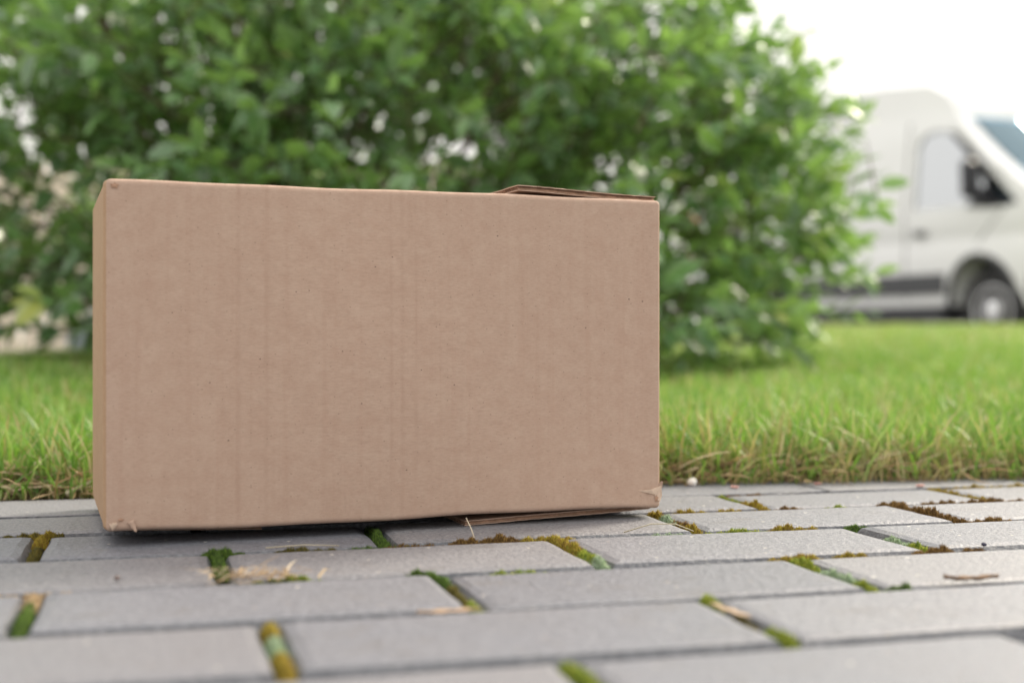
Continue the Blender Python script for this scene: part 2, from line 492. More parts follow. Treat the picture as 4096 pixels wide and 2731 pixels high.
LINES = [0.0, -0.0911, -0.1863, -0.2900, -0.3887, -0.4867]      # far edge of each row
JOINTS = {0: [0.0149, 0.2093], 1: [-0.4908, -0.2830, -0.0779, 0.1173], 2: [-0.3857, -0.1783, 0.0279],
          3: [-0.4787, -0.2747, -0.0674], 4: [-0.3725, -0.1640], 5: [-0.2658]}
ENDGAP = {}
def paver_mesh(L, B, ch, dp, key):
    bm = bmesh.new()
    rr = random.Random(key)
    hx, hy = L / 2, B / 2
    bot = [bm.verts.new((sx * hx, sy * hy, -0.05)) for sx, sy in ((-1, -1), (1, -1), (1, 1), (-1, 1))]
    low, mid, top = [], [], []
    per = []
    nx, ny = 9, 5
    for i in range(nx): per.append((-1 + 2 * i / nx, -1, 0))
    for i in range(ny): per.append((1, -1 + 2 * i / ny, 1))
    for i in range(nx): per.append((1 - 2 * i / nx, 1, 2))
    for i in range(ny): per.append((-1, 1 - 2 * i / ny, 3))
    for u, v_, s in per:
        j = rr.uniform(-0.0007, 0.0007); j2 = rr.uniform(-0.0008, 0.0008)
        def at(inset, z):
            x = max(-hx + inset, min(hx - inset, u * hx)); y = max(-hy + inset, min(hy - inset, v_ * hy))
            return bm.verts.new((x, y, z))
        low.append(at(0.0003 + abs(j) * .4, -dp + j2))
        mid.append(at(ch * 0.50 + j, -dp * 0.20 + j2 * .3))
        top.append(at(ch + 0.0012 + j, 0.0))
    n = len(per)
    for A, Bq in ((low, mid), (mid, top)):
        for i in range(n):
            bm.faces.new((A[i], A[(i + 1) % n], Bq[(i + 1) % n], Bq[i]))
    bm.faces.new(top)
    cid = [0, nx, nx + ny, 2 * nx + ny]
    for q in range(4):
        seg = []
        i = cid[q]; e = cid[(q + 1) % 4] if q < 3 else n
        while i <= e: seg.append(low[i % n]); i += 1
        bm.faces.new([bot[q], bot[(q + 1) % 4]] + seg[::-1])
    bmesh.ops.recalc_face_normals(bm, faces=bm.faces[:])
    me = bpy.data.meshes.new('paver'); bm.to_mesh(me); bm.free()
    for p in me.polygons: p.use_smooth = False
    me.materials.append(MAT_PAVER)
    return me
_pm = {}
def add_paver(a0, a1, b0, b1, gap_a, gap_b, ch, dp):
    L = round(a1 - a0 - gap_a, 4); B = round(b1 - b0 - gap_b, 4)
    key = (L, B, ch, random.randint(0, 2))
    if key not in _pm: _pm[key] = paver_mesh(L, B, ch, dp, hash(key) & 0xffff)
    o = bpy.data.objects.new('paver', _pm[key])
    x, y = pav((a0 + a1) / 2, (b0 + b1) / 2)
    o.location = (x, y, random.uniform(-0.0008, 0.0006))
    o.rotation_euler = (random.uniform(-.0035, .0035), random.uniform(-.003, .003), TH + random.uniform(-.003, .003))
    link(o, pavement)

for r in range(-1, 13):
    if r < 0: b1, b0 = 0.1005, 0.0
    elif r < 5: b1, b0 = LINES[r], LINES[r + 1]
    else: b1, b0 = LINES[5] - 0.0995 * (r - 5), LINES[5] - 0.0995 * (r - 4)
    js = list(JOINTS.get(r, [-0.36 + (0.1 if r % 2 else 0) + random.uniform(-.015, .015)]))
    if r < 0: js = [-0.39, -0.19, 0.115]
    while js[0] > -1.25: js.insert(0, js[0] - 0.2045)
    while js[-1] < 1.35: js.append(js[-1] + 0.2)
    for a0, a1 in zip(js, js[1:]):
        ga = 0.0055 if r >= 0 else 0.002
        add_paver(a0, a1, b0, b1, ga, 0.0042 if r >= 0 else 0.0016, 0.0072 if r >= 0 else 0.003, 0.0060 if r >= 0 else 0.002)

# ------------------------------------------------------------------ white panel van
def solid_from_polygon(poly, y0_, y1_):
    bm = bmesh.new()
    a = [bm.verts.new((x, y0_, z)) for x, z in poly]
    f = bm.faces.new(a)
    ret = bmesh.ops.extrude_face_region(bm, geom=[f])
    bmesh.ops.translate(bm, verts=[v for v in ret['geom'] if isinstance(v, bmesh.types.BMVert)], vec=(0, y1_ - y0_, 0))
    bmesh.ops.recalc_face_normals(bm, faces=bm.faces[:])
    return bm

VAN_PHI = R(-62)
vh = (math.cos(VAN_PHI), math.sin(VAN_PHI)); vl = (-math.sin(VAN_PHI), math.cos(VAN_PHI))
vx = 4.215 - 4.45 * vh[0] + 0.95 * vl[0]; vy = 11.5 - 4.45 * vh[1] + 0.95 * vl[1]
van = empty('panel_van', (vx, vy, 0.02), VAN_PHI)
tag(van, 'white high roofed panel van with dark lower cladding parked beyond the lawn', 'van')

def van_y(x, z):
    """half width of the body at (x, z)"""
    base = 1.03
    if z > 1.25: base -= 0.115 * ((z - 1.25) / 1.2) ** 1.25
    if z < 0.75: base -= 0.03 * (0.75 - z) / 0.4
    # shallow pressed swage along the flank
    base -= 0.014 * math.exp(-((z - 0.99) / 0.07) ** 2)
    # the nose narrows in plan
    if x > 4.75: base -= 0.20 * ((x - 4.75) / 0.8) ** 2
    return base

def arc(cx, cz, r, n=14):
    return [(cx + r * math.cos(t), cz + r * math.sin(t)) for t in [math.pi - math.pi * i / n for i in range(n + 1)]]

def build_van_body():
    poly = [(0.06, 0.38)]
    poly += [(p[0], max(0.36, p[1])) for p in arc(1.30, 0.40, 0.43)]
    poly += [(p[0], max(0.36, p[1])) for p in arc(4.45, 0.40, 0.43)]
    poly += [(5.30, 0.30), (5.47, 0.34), (5.54, 0.5), (5.55, 0.78), (5.50, 0.98), (5.38, 1.13), (5.22, 1.23), (5.08, 1.30),
             (4.60, 1.69), (4.12, 2.08), (4.06, 2.24), (3.90, 2.41), (3.60, 2.54), (3.0, 2.60), (2.4, 2.62), (0.35, 2.62), (0.16, 2.57), (0.06, 2.42), (0.02, 1.3)]
    bm = solid_from_polygon(poly, -1.0, 1.0)
    for z in (0.5, 0.62, 0.75, 0.86, 0.92, 0.96, 0.99, 1.02, 1.06, 1.12, 1.25, 1.45, 1.65, 1.85, 2.05, 2.2, 2.35):
        bmesh.ops.bisect_plane(bm, geom=bm.verts[:] + bm.edges[:] + bm.faces[:], plane_co=(0, 0, z), plane_no=(0, 0, 1))
    for x in (0.5, 1.0, 1.6, 2.2, 2.8, 3.3, 3.8, 4.2, 4.6, 4.9, 5.1, 5.3):
        bmesh.ops.bisect_plane(bm, geom=bm.verts[:] + bm.edges[:] + bm.faces[:], plane_co=(x, 0, 0), plane_no=(1, 0, 0))
    for y in (-0.92, -0.75, -0.4, 0, 0.4, 0.75, 0.92):
        bmesh.ops.bisect_plane(bm, geom=bm.verts[:] + bm.edges[:] + bm.faces[:], plane_co=(0, y, 0), plane_no=(0, 1, 0))
    for v in bm.verts:
        x, y, z = v.co
        hy = van_y(x, z)
        v.co.y = y * hy
        # crown of the roof and bow of the nose and screen
        if z > 2.2: v.co.z = z - 0.09 * abs(y) ** 3
        if x > 3.6 and z > 0.3: v.co.x = x - 0.17 * abs(y) ** 2.4 * min(1, (x - 3.6) / 0.9)
    bmesh.ops.recalc_face_normals(bm, faces=bm.faces[:])
    return bm

def apply_boolean(o, cutters):
    for c in cutters:
        md = o.modifiers.new('cut', 'BOOLEAN'); md.operation = 'DIFFERENCE'; md.solver = 'EXACT'; md.object = c
    dg = bpy.context.evaluated_depsgraph_get()
    me = bpy.data.meshes.new_from_object(o.evaluated_get(dg))
    o.modifiers.clear()
    old = o.data; o.data = me; bpy.data.meshes.remove(old)
    for c in cutters: bpy.data.objects.remove(c, do_unlink=True)

SIDE_WIN = [(3.54, 1.28), (3.54, 1.88), (3.60, 1.97), (3.75, 2.00), (3.98, 1.96), (4.17, 1.81), (4.74, 1.25), (4.42, 1.23), (4.24, 1.26), (4.14, 1.28)]
body = bm_obj('body', build_van_body(), MAT_VAN, van)
body.data.materials.append(MAT_CABIN)
cut1 = bm_obj('cut', solid_from_polygon([(2.7, 0.75), (4.97, 0.75), (4.97, 1.15), (4.04, 1.91), (3.92, 2.06), (2.7, 2.06)], -0.84, 0.84), MAT_CABIN)
cut2 = bm_obj('cut', solid_from_polygon(SIDE_WIN, -1.4, 1.4), MAT_BLACK)
cut3 = bm_obj('cut', solid_from_polygon([(5.14, 1.38), (4.90, 1.21), (3.98, 1.96), (4.18, 2.15)], -0.80, 0.80), MAT_BLACK)
for c in (cut1, cut2, cut3): c.matrix_world = Matrix.Translation((vx, vy, 0.02)) @ Matrix.Rotation(VAN_PHI, 4, 'Z')
bpy.context.view_layer.update()
apply_boolean(body, [cut1, cut2, cut3])
for p in body.data.polygons: p.use_smooth = True
try:
    body.data.set_sharp_from_angle(angle=R(32))
except Exception:
    pass

def side_sheet(name, poly, side, mat, off=0.006, th=0.012, parent=van, step=0.09):
    """a thin panel that hugs the flank (side -1 right, +1 left)"""
    bm = bmesh.new()
    f = bm.faces.new([bm.verts.new((x, 0, z)) for x, z in poly])
    zs = [p[1] for p in poly]; xs = [p[0] for p in poly]
    z = min(zs) + step
    while z < max(zs):
        bmesh.ops.bisect_plane(bm, geom=bm.verts[:] + bm.edges[:] + bm.faces[:], plane_co=(0, 0, z), plane_no=(0, 0, 1)); z += step
    x = min(xs) + 0.3
    while x < max(xs):
        bmesh.ops.bisect_plane(bm, geom=bm.verts[:] + bm.edges[:] + bm.faces[:], plane_co=(x, 0, 0), plane_no=(1, 0, 0)); x += 0.3
    ret = bmesh.ops.extrude_face_region(bm, geom=bm.faces[:])
    ex = {v for v in ret['geom'] if isinstance(v, bmesh.types.BMVert)}
    for v in bm.verts:
        px, pz = v.co.x, v.co.z
        y = van_y(px, pz) + off - (th if v not in ex else 0)
        v.co.y = side * y
        if px > 3.6: v.co.x = px - 0.17 * min(1, (px - 3.6) / 0.9)
    return bm_obj(name, bm, mat, parent)

for s in (-1, 1):
    sh = 0.0
    wn = side_sheet('side_window', [(x, z) for x, z in SIDE_WIN], s, MAT_GLASS, off=-0.02, th=0.006)
    # black quarter panel low at the front of the window, and the mirror on it
    side_sheet('quarter_trim', [(4.30, 1.255), (4.78, 1.235), (4.56, 1.45), (4.42, 1.36)], s, MAT_BLACK, off=0.004, th=0.02)
    # cladding bands
    side_sheet('cladding', [(1.80, 0.50), (3.97, 0.50), (3.99, 0.69), (1.76, 0.69)], s, MAT_PLASTIC, off=0.018, th=0.03)
    side_sheet('cladding', [(0.12, 0.50), (0.78, 0.50), (0.85, 0.66), (0.10, 0.66)], s, MAT_PLASTIC, off=0.018, th=0.03)
    sill = side_sheet('sill', [(1.84, 0.27), (3.92, 0.27), (3.92, 0.355), (1.84, 0.355)], s, MAT_PLASTIC, off=0.0, th=0.04)
    # wheel arch lips
    for cx, rr in ((1.30, 0.43), (4.45, 0.43)):
        outer = arc(cx, 0.40, rr + 0.025); inner = arc(cx, 0.40, rr - 0.012)[::-1]
        side_sheet('arch_lip', outer + inner, s, MAT_PLASTIC, off=0.012, th=0.05, step=5)
    # door and panel seams
    for seam in ([(3.42, 0.45), (3.432, 0.45), (3.432, 2.10), (3.42, 2.10)], [(2.15, 0.45), (2.162, 0.45), (2.162, 2.2), (2.15, 2.2)],
                 [(4.44, 0.94), (4.452, 0.94), (4.76, 1.22), (4.748, 1.22)]):
        side_sheet('door_seam', seam, s, MAT_BLACK, off=0.0025, th=0.01)
    hd = side_sheet('door_handle', [(3.56, 1.04), (3.72, 1.04), (3.72, 1.085), (3.56, 1.085)], s, MAT_PLASTIC, off=0.035, th=0.05)
    # mirror
    bm = bmesh.new()
    add_box(bm, (4.28, 0, 1.38), (4.40, 0.17, 1.72), 0.05, 3)
    add_box(bm, (4.36, -0.13, 1.36), (4.46, 0.03, 1.44), 0.02, 1)
    for v in bm.verts:
        v.co.x += 0.02; v.co.z -= 0.07
        v.co.y = s * (1.10 + v.co.y)
        v.co.x -= 0.25 * (v.co.z - 1.4) * 0.15
    bm_obj('wing_mirror', bm, MAT_BLACK, van)
    # head lamp
    hl = side_sheet('headlight', [(5.02, 0.98), (5.40, 0.86), (5.44, 0.99), (5.30, 1.11), (5.06, 1.22)], s, MAT_LAMP, off=0.010, th=0.03)
    side_sheet('indicator', [(5.12, 0.70), (5.30, 0.68), (5.30, 0.72), (5.12, 0.74)], s, MAT_ORANGE, off=0.008, th=0.02)
    side_sheet('tail_light', [(0.04, 1.0), (0.16, 1.0), (0.16, 1.7), (0.04, 1.7)], s, MAT_ORANGE, off=0.008, th=0.02)

def screen():
    vs_, fs = [], []
    nu, nv = 9, 5
    for layer in (0.0, 0.008):
        for j in range(nv):
            t = j / (nv - 1)
            for i in range(nu):
                y = (-1 + 2 * i / (nu - 1)) * (0.90 - 0.06 * t)
                yn = y / 0.97
                x = 5.075 + (4.105 - 5.075) * t; z = 1.305 + (2.09 - 1.305) * t
                x -= 0.17 * abs(yn) ** 2.4 * min(1, (x - 3.6) / 0.9)
                nx, nz = 0.63, 0.776
                off = 0.006 + layer
                vs_.append((x + nx * off, y, z + nz * off - (0.0)))
    for k in range(2):
        for j in range(nv - 1):
            for i in range(nu - 1):
                q = (k * nu * nv + j * nu + i, k * nu * nv + j * nu + i + 1, k * nu * nv + (j + 1) * nu + i + 1, k * nu * nv + (j + 1) * nu + i)
                fs.append(q if k else q[::-1])
    return mesh_obj('windscreen', vs_, fs, MAT_SCREEN, van, smooth=True)
screen()
bm = bmesh.new(); add_box(bm, (3.2, -0.83, 0.72), (4.80, 0.83, 0.80)); add_box(bm, (4.45, -0.82, 0.8), (4.80, 0.82, 1.20), 0.05)
bm_obj('dashboard', bm, MAT_PLASTIC, van)
for y in (-0.45, 0.45):
    bm = bmesh.new(); add_box(bm, (3.35, y - 0.24, 0.8), (3.85, y + 0.24, 1.05), 0.05); add_box(bm, (3.28, y - 0.23, 1.0), (3.42, y + 0.23, 1.62), 0.06); add_box(bm, (3.28, y - 0.12, 1.66), (3.38, y + 0.12, 1.86), 0.04)
    bm_obj('seat', bm, MAT_SEAT, van)
bm = bmesh.new()
add_tube(bm, [(4.22 + 0.13 * math.sin(t) * 0.5, 0.45 + 0.19 * math.cos(t), 1.27 + 0.17 * math.sin(t)) for t in [2 * math.pi * i / 20 for i in range(21)]], 0.015, 6)
bm_obj('steering_wheel', bm, MAT_BLACK, van)
bm = bmesh.new(); add_box(bm, (0.25, -0.74, 0.26), (5.15, 0.74, 0.86)); bm_obj('underbody', bm, MAT_BLACK, van)
bm = solid_from_polygon([(5.20, 0.28), (5.50, 0.30), (5.585, 0.48), (5.585, 0.66), (5.4, 0.68), (5.0, 0.66), (5.0, 0.5)], -1.0, 1.0)
for y in (-0.8, -0.5, 0, 0.5, 0.8):
    bmesh.ops.bisect_plane(bm, geom=bm.verts[:] + bm.edges[:] + bm.faces[:], plane_co=(0, y, 0), plane_no=(0, 1, 0))
for v in bm.verts:
    v.co.x -= 0.19 * abs(v.co.y) ** 2.4
    v.co.y *= 1.0 - 0.06 * max(0, v.co.x - 5.0)
bm_obj('front_bumper', bm, MAT_PLASTIC, van)
bm = bmesh.new()
for i in range(5):
    z = 0.76 + 0.062 * i
    add_box(bm, (5.42, -0.48, z), (5.556 - 0.014 * max(0, i - 1), 0.48, z + 0.04), 0.008, 1)
bm_obj('grille', bm, MAT_BLACK, van)['kind'] = 'stuff'
bm = bmesh.new(); add_box(bm, (-0.05, -0.98, 0.38), (0.12, 0.98, 0.56), 0.03); bm_obj('rear_bumper', bm, MAT_PLASTIC, van)

def lathe(bm, prof, n=32):
    """profile (y, r) spun about the y axis"""
    rings = [[bm.verts.new((r * math.cos(2 * math.pi * k / n), y, r * math.sin(2 * math.pi * k / n))) for k in range(n)] for y, r in prof]
    for q, s in zip(rings, rings[1:]):
        for k in range(n): bm.faces.new((q[k], q[(k + 1) % n], s[(k + 1) % n], s[k]))
    bm.faces.new(rings[0]); bm.faces.new(rings[-1][::-1])
def wheel_part(x, s):
    bm = bmesh.new()
    lathe(bm, [(-0.12, 0.20), (-0.12, 0.31), (-0.10, 0.338), (-0.07, 0.348), (0.07, 0.348), (0.10, 0.338), (0.12, 0.31), (0.12, 0.20)])
    wh = bm_obj('wheel', bm, MAT_TYRE, van, smooth=False)
    wh.location = (x, s * 0.895, 0.348); wh.rotation_euler = (0, 0.3, 0 if s > 0 else math.pi)
    bm = bmesh.new()
    lathe(bm, [(0.05, 0.195), (0.126, 0.215), (0.128, 0.20), (0.108, 0.185), (0.10, 0.12), (0.125, 0.09), (0.13, 0.03)])
    rim = bm_obj('rim', bm, MAT_RIM, wh)
    bm = bmesh.new()
    for k in range(6):
        a = k * math.pi / 3
        c = Vector((0.148 * math.cos(a), 0.112, 0.148 * math.sin(a)))
        ring0 = [bm.verts.new(c + Vector((0.026 * math.cos(t), 0, 0.026 * math.sin(t)))) for t in [2 * math.pi * q / 8 for q in range(8)]]
        bm.faces.new(ring0)
    bm_obj('rim_hole', bm, MAT_BLACK, wh)['kind'] = 'stuff'
for x in (1.30, 4.45):
    for s in (-1, 1): wheel_part(x, s)

# ------------------------------------------------------------------ cream board fence behind the shrub
fence = empty('board_fence', (-2.2, 7.3, 0))
tag(fence, 'cream painted board fence seen through the left of the shrub', 'fence')
bm0 = bmesh.new(); add_box(bm0, (-0.064, -0.011, 0.03), (0.064, 0.011, 1.10), 0.006, 1)
_b = bm_obj('board', bm0, MAT_FENCE, fence); _b.location = (-4.4, 0, 0)
x = -4.4 + 0.147
while x < 2.5:
    c = _b.copy(); COL.objects.link(c); c.parent = fence
    c.location = (x, random.uniform(-.003, .003), random.uniform(-.01, .01)); x += 0.147
for z in (0.25, 0.88):
    bm = bmesh.new(); add_box(bm, (-4.5, 0.012, z), (2.5, 0.055, z + 0.09), 0.004, 1); bm_obj('rail', bm, MAT_FENCE, fence)
for x in (-4.45, -2.2, 0.05, 2.3):
    bm = bmesh.new(); add_box(bm, (x - 0.05, 0.056, -0.02), (x + 0.05, 0.156, 1.12), 0.006, 1); bm_obj('post', bm, MAT_FENCE, fence)

# low bluish stone in front of the fence
bm = bmesh.new(); bmesh.ops.create_icosphere(bm, subdivisions=3, radius=1)
for v in bm.verts:
    n = 1 + 0.12 * math.sin(v.co.x * 4 + 1) * math.cos(v.co.y * 3) + 0.07 * math.sin(v.co.z * 7 + v.co.x * 5)
    v.co = Vector((v.co.x * 0.10 * n, v.co.y * 0.09 * n, v.co.z * 0.11 * n))
bl = bm_obj('boulder', bm, MAT_STONE, smooth=True); bl.location = (-1.88, 5.9, 0.12)
tag(bl, 'bluish grey boulder low beside the cream fence', 'boulder')

# ------------------------------------------------------------------ the shrub
SH = Vector((-0.40, 2.95, 0.45)); RX, RY, RUP, RDN = 1.23, 0.70, 0.625, 0.95
shrub = empty('leafy_shrub', (SH.x, SH.y, float(ground_z(SH.x, SH.y))))
tag(shrub, 'large rounded green leafy shrub growing on the lawn behind the cardboard box', 'shrub')
base = Vector((SH.x, SH.y, float(ground_z(SH.x, SH.y))))
inv = Matrix.Translation(-base)
for k in range(8):
    a = 2 * math.pi * k / 8 + random.uniform(-.2, .2)
    reach = random.uniform(0.45, 0.8)
    tip = SH + Vector((RX * reach * math.cos(a), RY * reach * math.sin(a), RUP * random.uniform(0.15, 0.85)))
    p0 = base + Vector((0.10 * math.cos(a), 0.10 * math.sin(a), -0.03))
    mid = p0.lerp(tip, 0.45) + Vector((0, 0, 0.13))
    pts = []
    for i in range(9):
        t = i / 8
        p = p0 * (1 - t) ** 2 + mid * 2 * t * (1 - t) + tip * t * t
        pts.append(inv @ (p + Vector((random.uniform(-.012, .012), random.uniform(-.012, .012), random.uniform(-.012, .012)))))
    bm = bmesh.new(); add_tube(bm, pts, [0.014 - 0.0012 * i for i in range(9)], 7)
    bm_obj('stem', bm, MAT_BARK, shrub, smooth=True)

def shrub_leaves():
    nt_ = 1680
    # twig anchor points, denser toward the outer shell
    d = rng.normal(size=(nt_ * 5, 3)); d /= np.linalg.norm(d, axis=1)[:, None]
    rad = 1 - 0.55 * rng.random(len(d)) ** 1.7
    lump = 1 + 0.10 * np.sin(d[:, 0] * 6 + 1) * np.cos(d[:, 2] * 7) + 0.07 * np.sin(d[:, 1] * 9 + d[:, 0] * 5)
    rad = rad * lump * 0.92
    P = np.stack([d[:, 0] * RX * rad, d[:, 1] * RY * rad, d[:, 2] * np.where(d[:, 2] > 0, RUP, RDN) * rad], 1) + np.array(SH)
    zmin = ground_z(P[:, 0], P[:, 1]) + 0.025 + 0.07 * sstep((-0.75 - P[:, 0]) / 0.4) + 0.05 * rng.random(len(P))
    ok = P[:, 2] > zmin
    ok &= rng.random(len(P)) > 0.30 * sstep((-0.65 - P[:, 0]) / 0.3)
    # natural thin places between the branch sprays
    thin = np.sin(P[:, 0] * 13 + 0.8 + 1.5 * np.sin(P[:, 2] * 9)) * np.sin(P[:, 2] * 17 + 1.2 * np.sin(P[:, 0] * 7 + 2)) + 0.25 * np.sin(P[:, 0] * 31) * np.sin(P[:, 2] * 29)
    ok &= rng.random(len(P)) > 0.70 * sstep((thin - 0.30) / 0.3) * np.clip((P[:, 2] - 0.25) / 0.2, 0, 1)
    P, d = P[ok][:nt_], d[ok][:nt_]
    n = len(P)
    up = np.array([0, 0, 1.0])
    td = d * np.array([1, 1, 0.8]) + 0.45 * up + 0.55 * rng.normal(size=(n, 3))
    td[:, 2] = np.where(P[:, 2] < 0.35, td[:, 2] * 0.4 - 0.1, td[:, 2])
    td /= np.linalg.norm(td, axis=1)[:, None]
    P = P - td * 0.03
    tl = rng.uniform(0.10, 0.20, n)
    pairs = 6
    L = []
    young = rng.random(n)
    side0 = np.cross(td, rng.normal(size=(n, 3))); side0 /= np.linalg.norm(side0, axis=1)[:, None]
    side1 = np.cross(td, side0)
    base_, dirs, lens, tones = [], [], [], []
    for k in range(pairs):
        t = (k + 0.6) / pairs
        ax = side0 if k % 2 == 0 else side1
        for s in (-1, 1):
            keep = rng.random(n) > 0.12
            fw = 0.55 + 0.7 * t
            ld = td * fw + s * ax * (1.1 - 0.45 * t) + 0.25 * rng.normal(size=(n, 3)) + np.array([0, 0, -0.12])
            ld /= np.linalg.norm(ld, axis=1)[:, None]
            b = P + td * (tl * t)[:, None]
            base_.append(b[keep]); dirs.append(ld[keep])
            ln = rng.uniform(0.034, 0.066, n) * (1.05 - 0.25 * (t > 0.8)) * np.where(rng.random(n) > 0.93, 1.25, 1)
            lens.append(ln[keep])
            tone = 0.02 + 0.56 * rng.random(n) + 0.28 * t * young
            tone = np.where((young > 0.94) & (t > 0.6), 0.9 + 0.1 * rng.random(n), tone)
            tones.append(np.clip(tone, 0, 1)[keep])
    B = np.concatenate(base_); D = np.concatenate(dirs); LN = np.concatenate(lens); T = np.concatenate(tones)
    zg = ground_z(B[:, 0], B[:, 1])
    e_ = ((B - np.array(SH)) / np.array([RX, RY + .1, 1.0])) ; e_[:, 2] /= np.where(e_[:, 2] > 0, RUP, RDN)
    er = np.linalg.norm(e_, axis=1)
    ok = (B[:, 2] > zg + 0.025) & (er < 0.955 + 0.05 * rng.random(len(B)) + 0.05 * np.sin(B[:, 2] * 31) * np.sin(B[:, 1] * 23))
    B, D, LN, T = B[ok], D[ok], LN[ok], T[ok]
    tip = P + td * tl[:, None]
    et = (tip - np.array(SH)) / np.array([RX, RY + .1, 1.0]); et[:, 2] /= np.where(et[:, 2] > 0, RUP, RDN)
    tl = tl * np.where(np.linalg.norm(et, axis=1) > 0.93, 0.35, 1.0)
    return B, D, LN, T, P, td, tl

# leaf template: s along, w across, h lift
TS = np.array([0.0, 0.22, 0.22, 0.22, 0.52, 0.52, 0.52, 0.80, 0.80, 0.80, 1.0])
TW = np.array([0.0, -0.80, 0.0, 0.80, -1.0, 0.0, 1.0, -0.62, 0.0, 0.62, 0.0])
TF = np.array([[0, 2, 1], [0, 3, 2], [7, 8, 10], [8, 9, 10]])
TQ = np.array([[1, 2, 5, 4], [2, 3, 6, 5], [4, 5, 8, 7], [5, 6, 9, 8]])
def leaf_geom(B, D, LN, rr):
    n = len(B)
    up = np.array([0, 0, 1.0]) + 0.55 * rr.normal(size=(n, 3))
    S = np.cross(D, up); S /= np.linalg.norm(S, axis=1)[:, None] + 1e-9
    N = np.cross(S, D)
    wid = LN * rr.uniform(0.19, 0.27, n)
    curl = rr.uniform(-0.05, 0.34, n)
    fold = rr.uniform(0.1, 0.5, n)
    s = TS[None, :]; wv = TW[None, :]
    h = fold[:, None] * np.abs(wv) * wid[:, None] - curl[:, None] * (s ** 2) * LN[:, None]
    co = B[:, None, :] + D[:, None, :] * (s * LN[:, None])[:, :, None] + S[:, None, :] * (wv * wid[:, None])[:, :, None] + N[:, None, :] * h[:, :, None]
    return co
B, D, LN, T, TP, TD, TL = shrub_leaves()
# the leaves nearest the camera and in the open become objects of their own
f_ = 1326
u_ = 512 + f_ * B[:, 0] / B[:, 1]; v_ = 337.6 - f_ * (B[:, 2] - CAM_H) / B[:, 1]
open_ = (u_ > 0) & (u_ < 1015) & (v_ > 0) & (v_ < 345) & ~((u_ > 85) & (u_ < 665) & (v_ > 182))
score = np.where(open_, LN / B[:, 1], 0)
# nearest shell first: largest in the picture, in front of the rest
order = np.argsort(-(score + np.where(open_, 0.02 * (3.0 - B[:, 1]), -9)))
single = order[:300]
mask = np.ones(len(B), bool); mask[single] = False
co = leaf_geom(B, D, LN, rng)
n = len(B)
tint = np.zeros((n, 11, 3)); tint[:, :, 0] = T[:, None]; tint[:, :, 1] = (np.abs(TW)[None, :] > 0.5) * 1.0; tint[:, :, 2] = rng.random(n)[:, None]
tint[:, [0, 10], 1] = 0.6
cm = co[mask] - np.array(base)
m_ = len(cm); offs = (np.arange(m_) * 11)[:, None, None]
me = np_mesh('foliage', cm.reshape(-1, 3), [(TF[None] + offs).reshape(-1, 3), (TQ[None] + offs).reshape(-1, 4)], [MAT_LEAF], {'tint': tint[mask].reshape(-1, 3)})
fo = link(bpy.data.objects.new('foliage', me), shrub); fo['kind'] = 'stuff'
for i in single:
    c0 = co[i] - B[i]
    me = np_mesh('leaf', c0, [TF, TQ], [MAT_LEAF], {'tint': tint[i]})
    lo = bpy.data.objects.new('leaf', me); lo.location = Vector(B[i]) - base
    link(lo, shrub)
# twigs: three sided slivers
k3 = np.array([0, 2 * math.pi / 3, 4 * math.pi / 3])
a_ = np.cross(TD, np.array([0.3, 0.5, 0.8])); a_ /= np.linalg.norm(a_, axis=1)[:, None]; b_ = np.cross(TD, a_)
ring = (a_[:, None, :] * np.cos(k3)[None, :, None] + b_[:, None, :] * np.sin(k3)[None, :, None])
st = TP - TD * 0.10
c6 = np.concatenate([st[:, None, :] + ring * 0.0028, (TP + TD * TL[:, None])[:, None, :] + ring * 0.0011], 1) - np.array(base)
q = np.array([[0, 1, 4, 3], [1, 2, 5, 4], [2, 0, 3, 5]])
me = np_mesh('twig', c6.reshape(-1, 3), [(q[None] + (np.arange(len(c6)) * 6)[:, None, None]).reshape(-1, 4)], [MAT_BARK])
tw = link(bpy.data.objects.new('twig', me), shrub); tw['kind'] = 'stuff'

# ------------------------------------------------------------------ grass
def blades(x, y, z, hgt, wid, lean, dry, tone, rr):
    n = len(x)
    az = rr.random(n) * 2 * math.pi
    faz = rr.random(n) * 2 * math.pi
    ss = np.array([0, 0, 0.4, 0.4, 0.75, 0.75, 1.0]); sw = np.array([-.8, .8, -1, 1, -.7, .7, 0])
    bend = (lean * hgt)[:, None] * ss[None] ** 1.8
    zz = hgt[:, None] * (ss[None] - 0.35 * np.clip(lean, 0, 1.4)[:, None] * ss[None] ** 2.2)
    px = x[:, None] + np.cos(az)[:, None] * bend + np.cos(faz)[:, None] * sw[None] * wid[:, None] * 0.5
    py = y[:, None] + np.sin(az)[:, None] * bend + np.sin(faz)[:, None] * sw[None] * wid[:, None] * 0.5
    co = np.stack([px, py, z[:, None] + zz], 2)
    tint = np.zeros((n, 7, 3)); tint[:, :, 0] = tone[:, None]
    tint[:, :, 1] = np.clip(dry[:, None] + 0.35 * (ss[None] < 0.1) + 0.12 * (ss[None] > 0.9) * rr.random(n)[:, None], 0, 1)
    tint[:, :, 2] = rr.random(n)[:, None]
    return co, tint
def strip(n, s0, s1, t0, t1, rr, power=1.0):
    s = s0 + (s1 - s0) * rr.random(n) ** power; t = t0 + (t1 - t0) * rr.random(n)
    return EDGE_P[0] + t * EDGE_D[0] - s * EDGE_D[1], EDGE_P[1] + t * EDGE_D[1] + s * EDGE_D[0], s
allc, allt = [], []
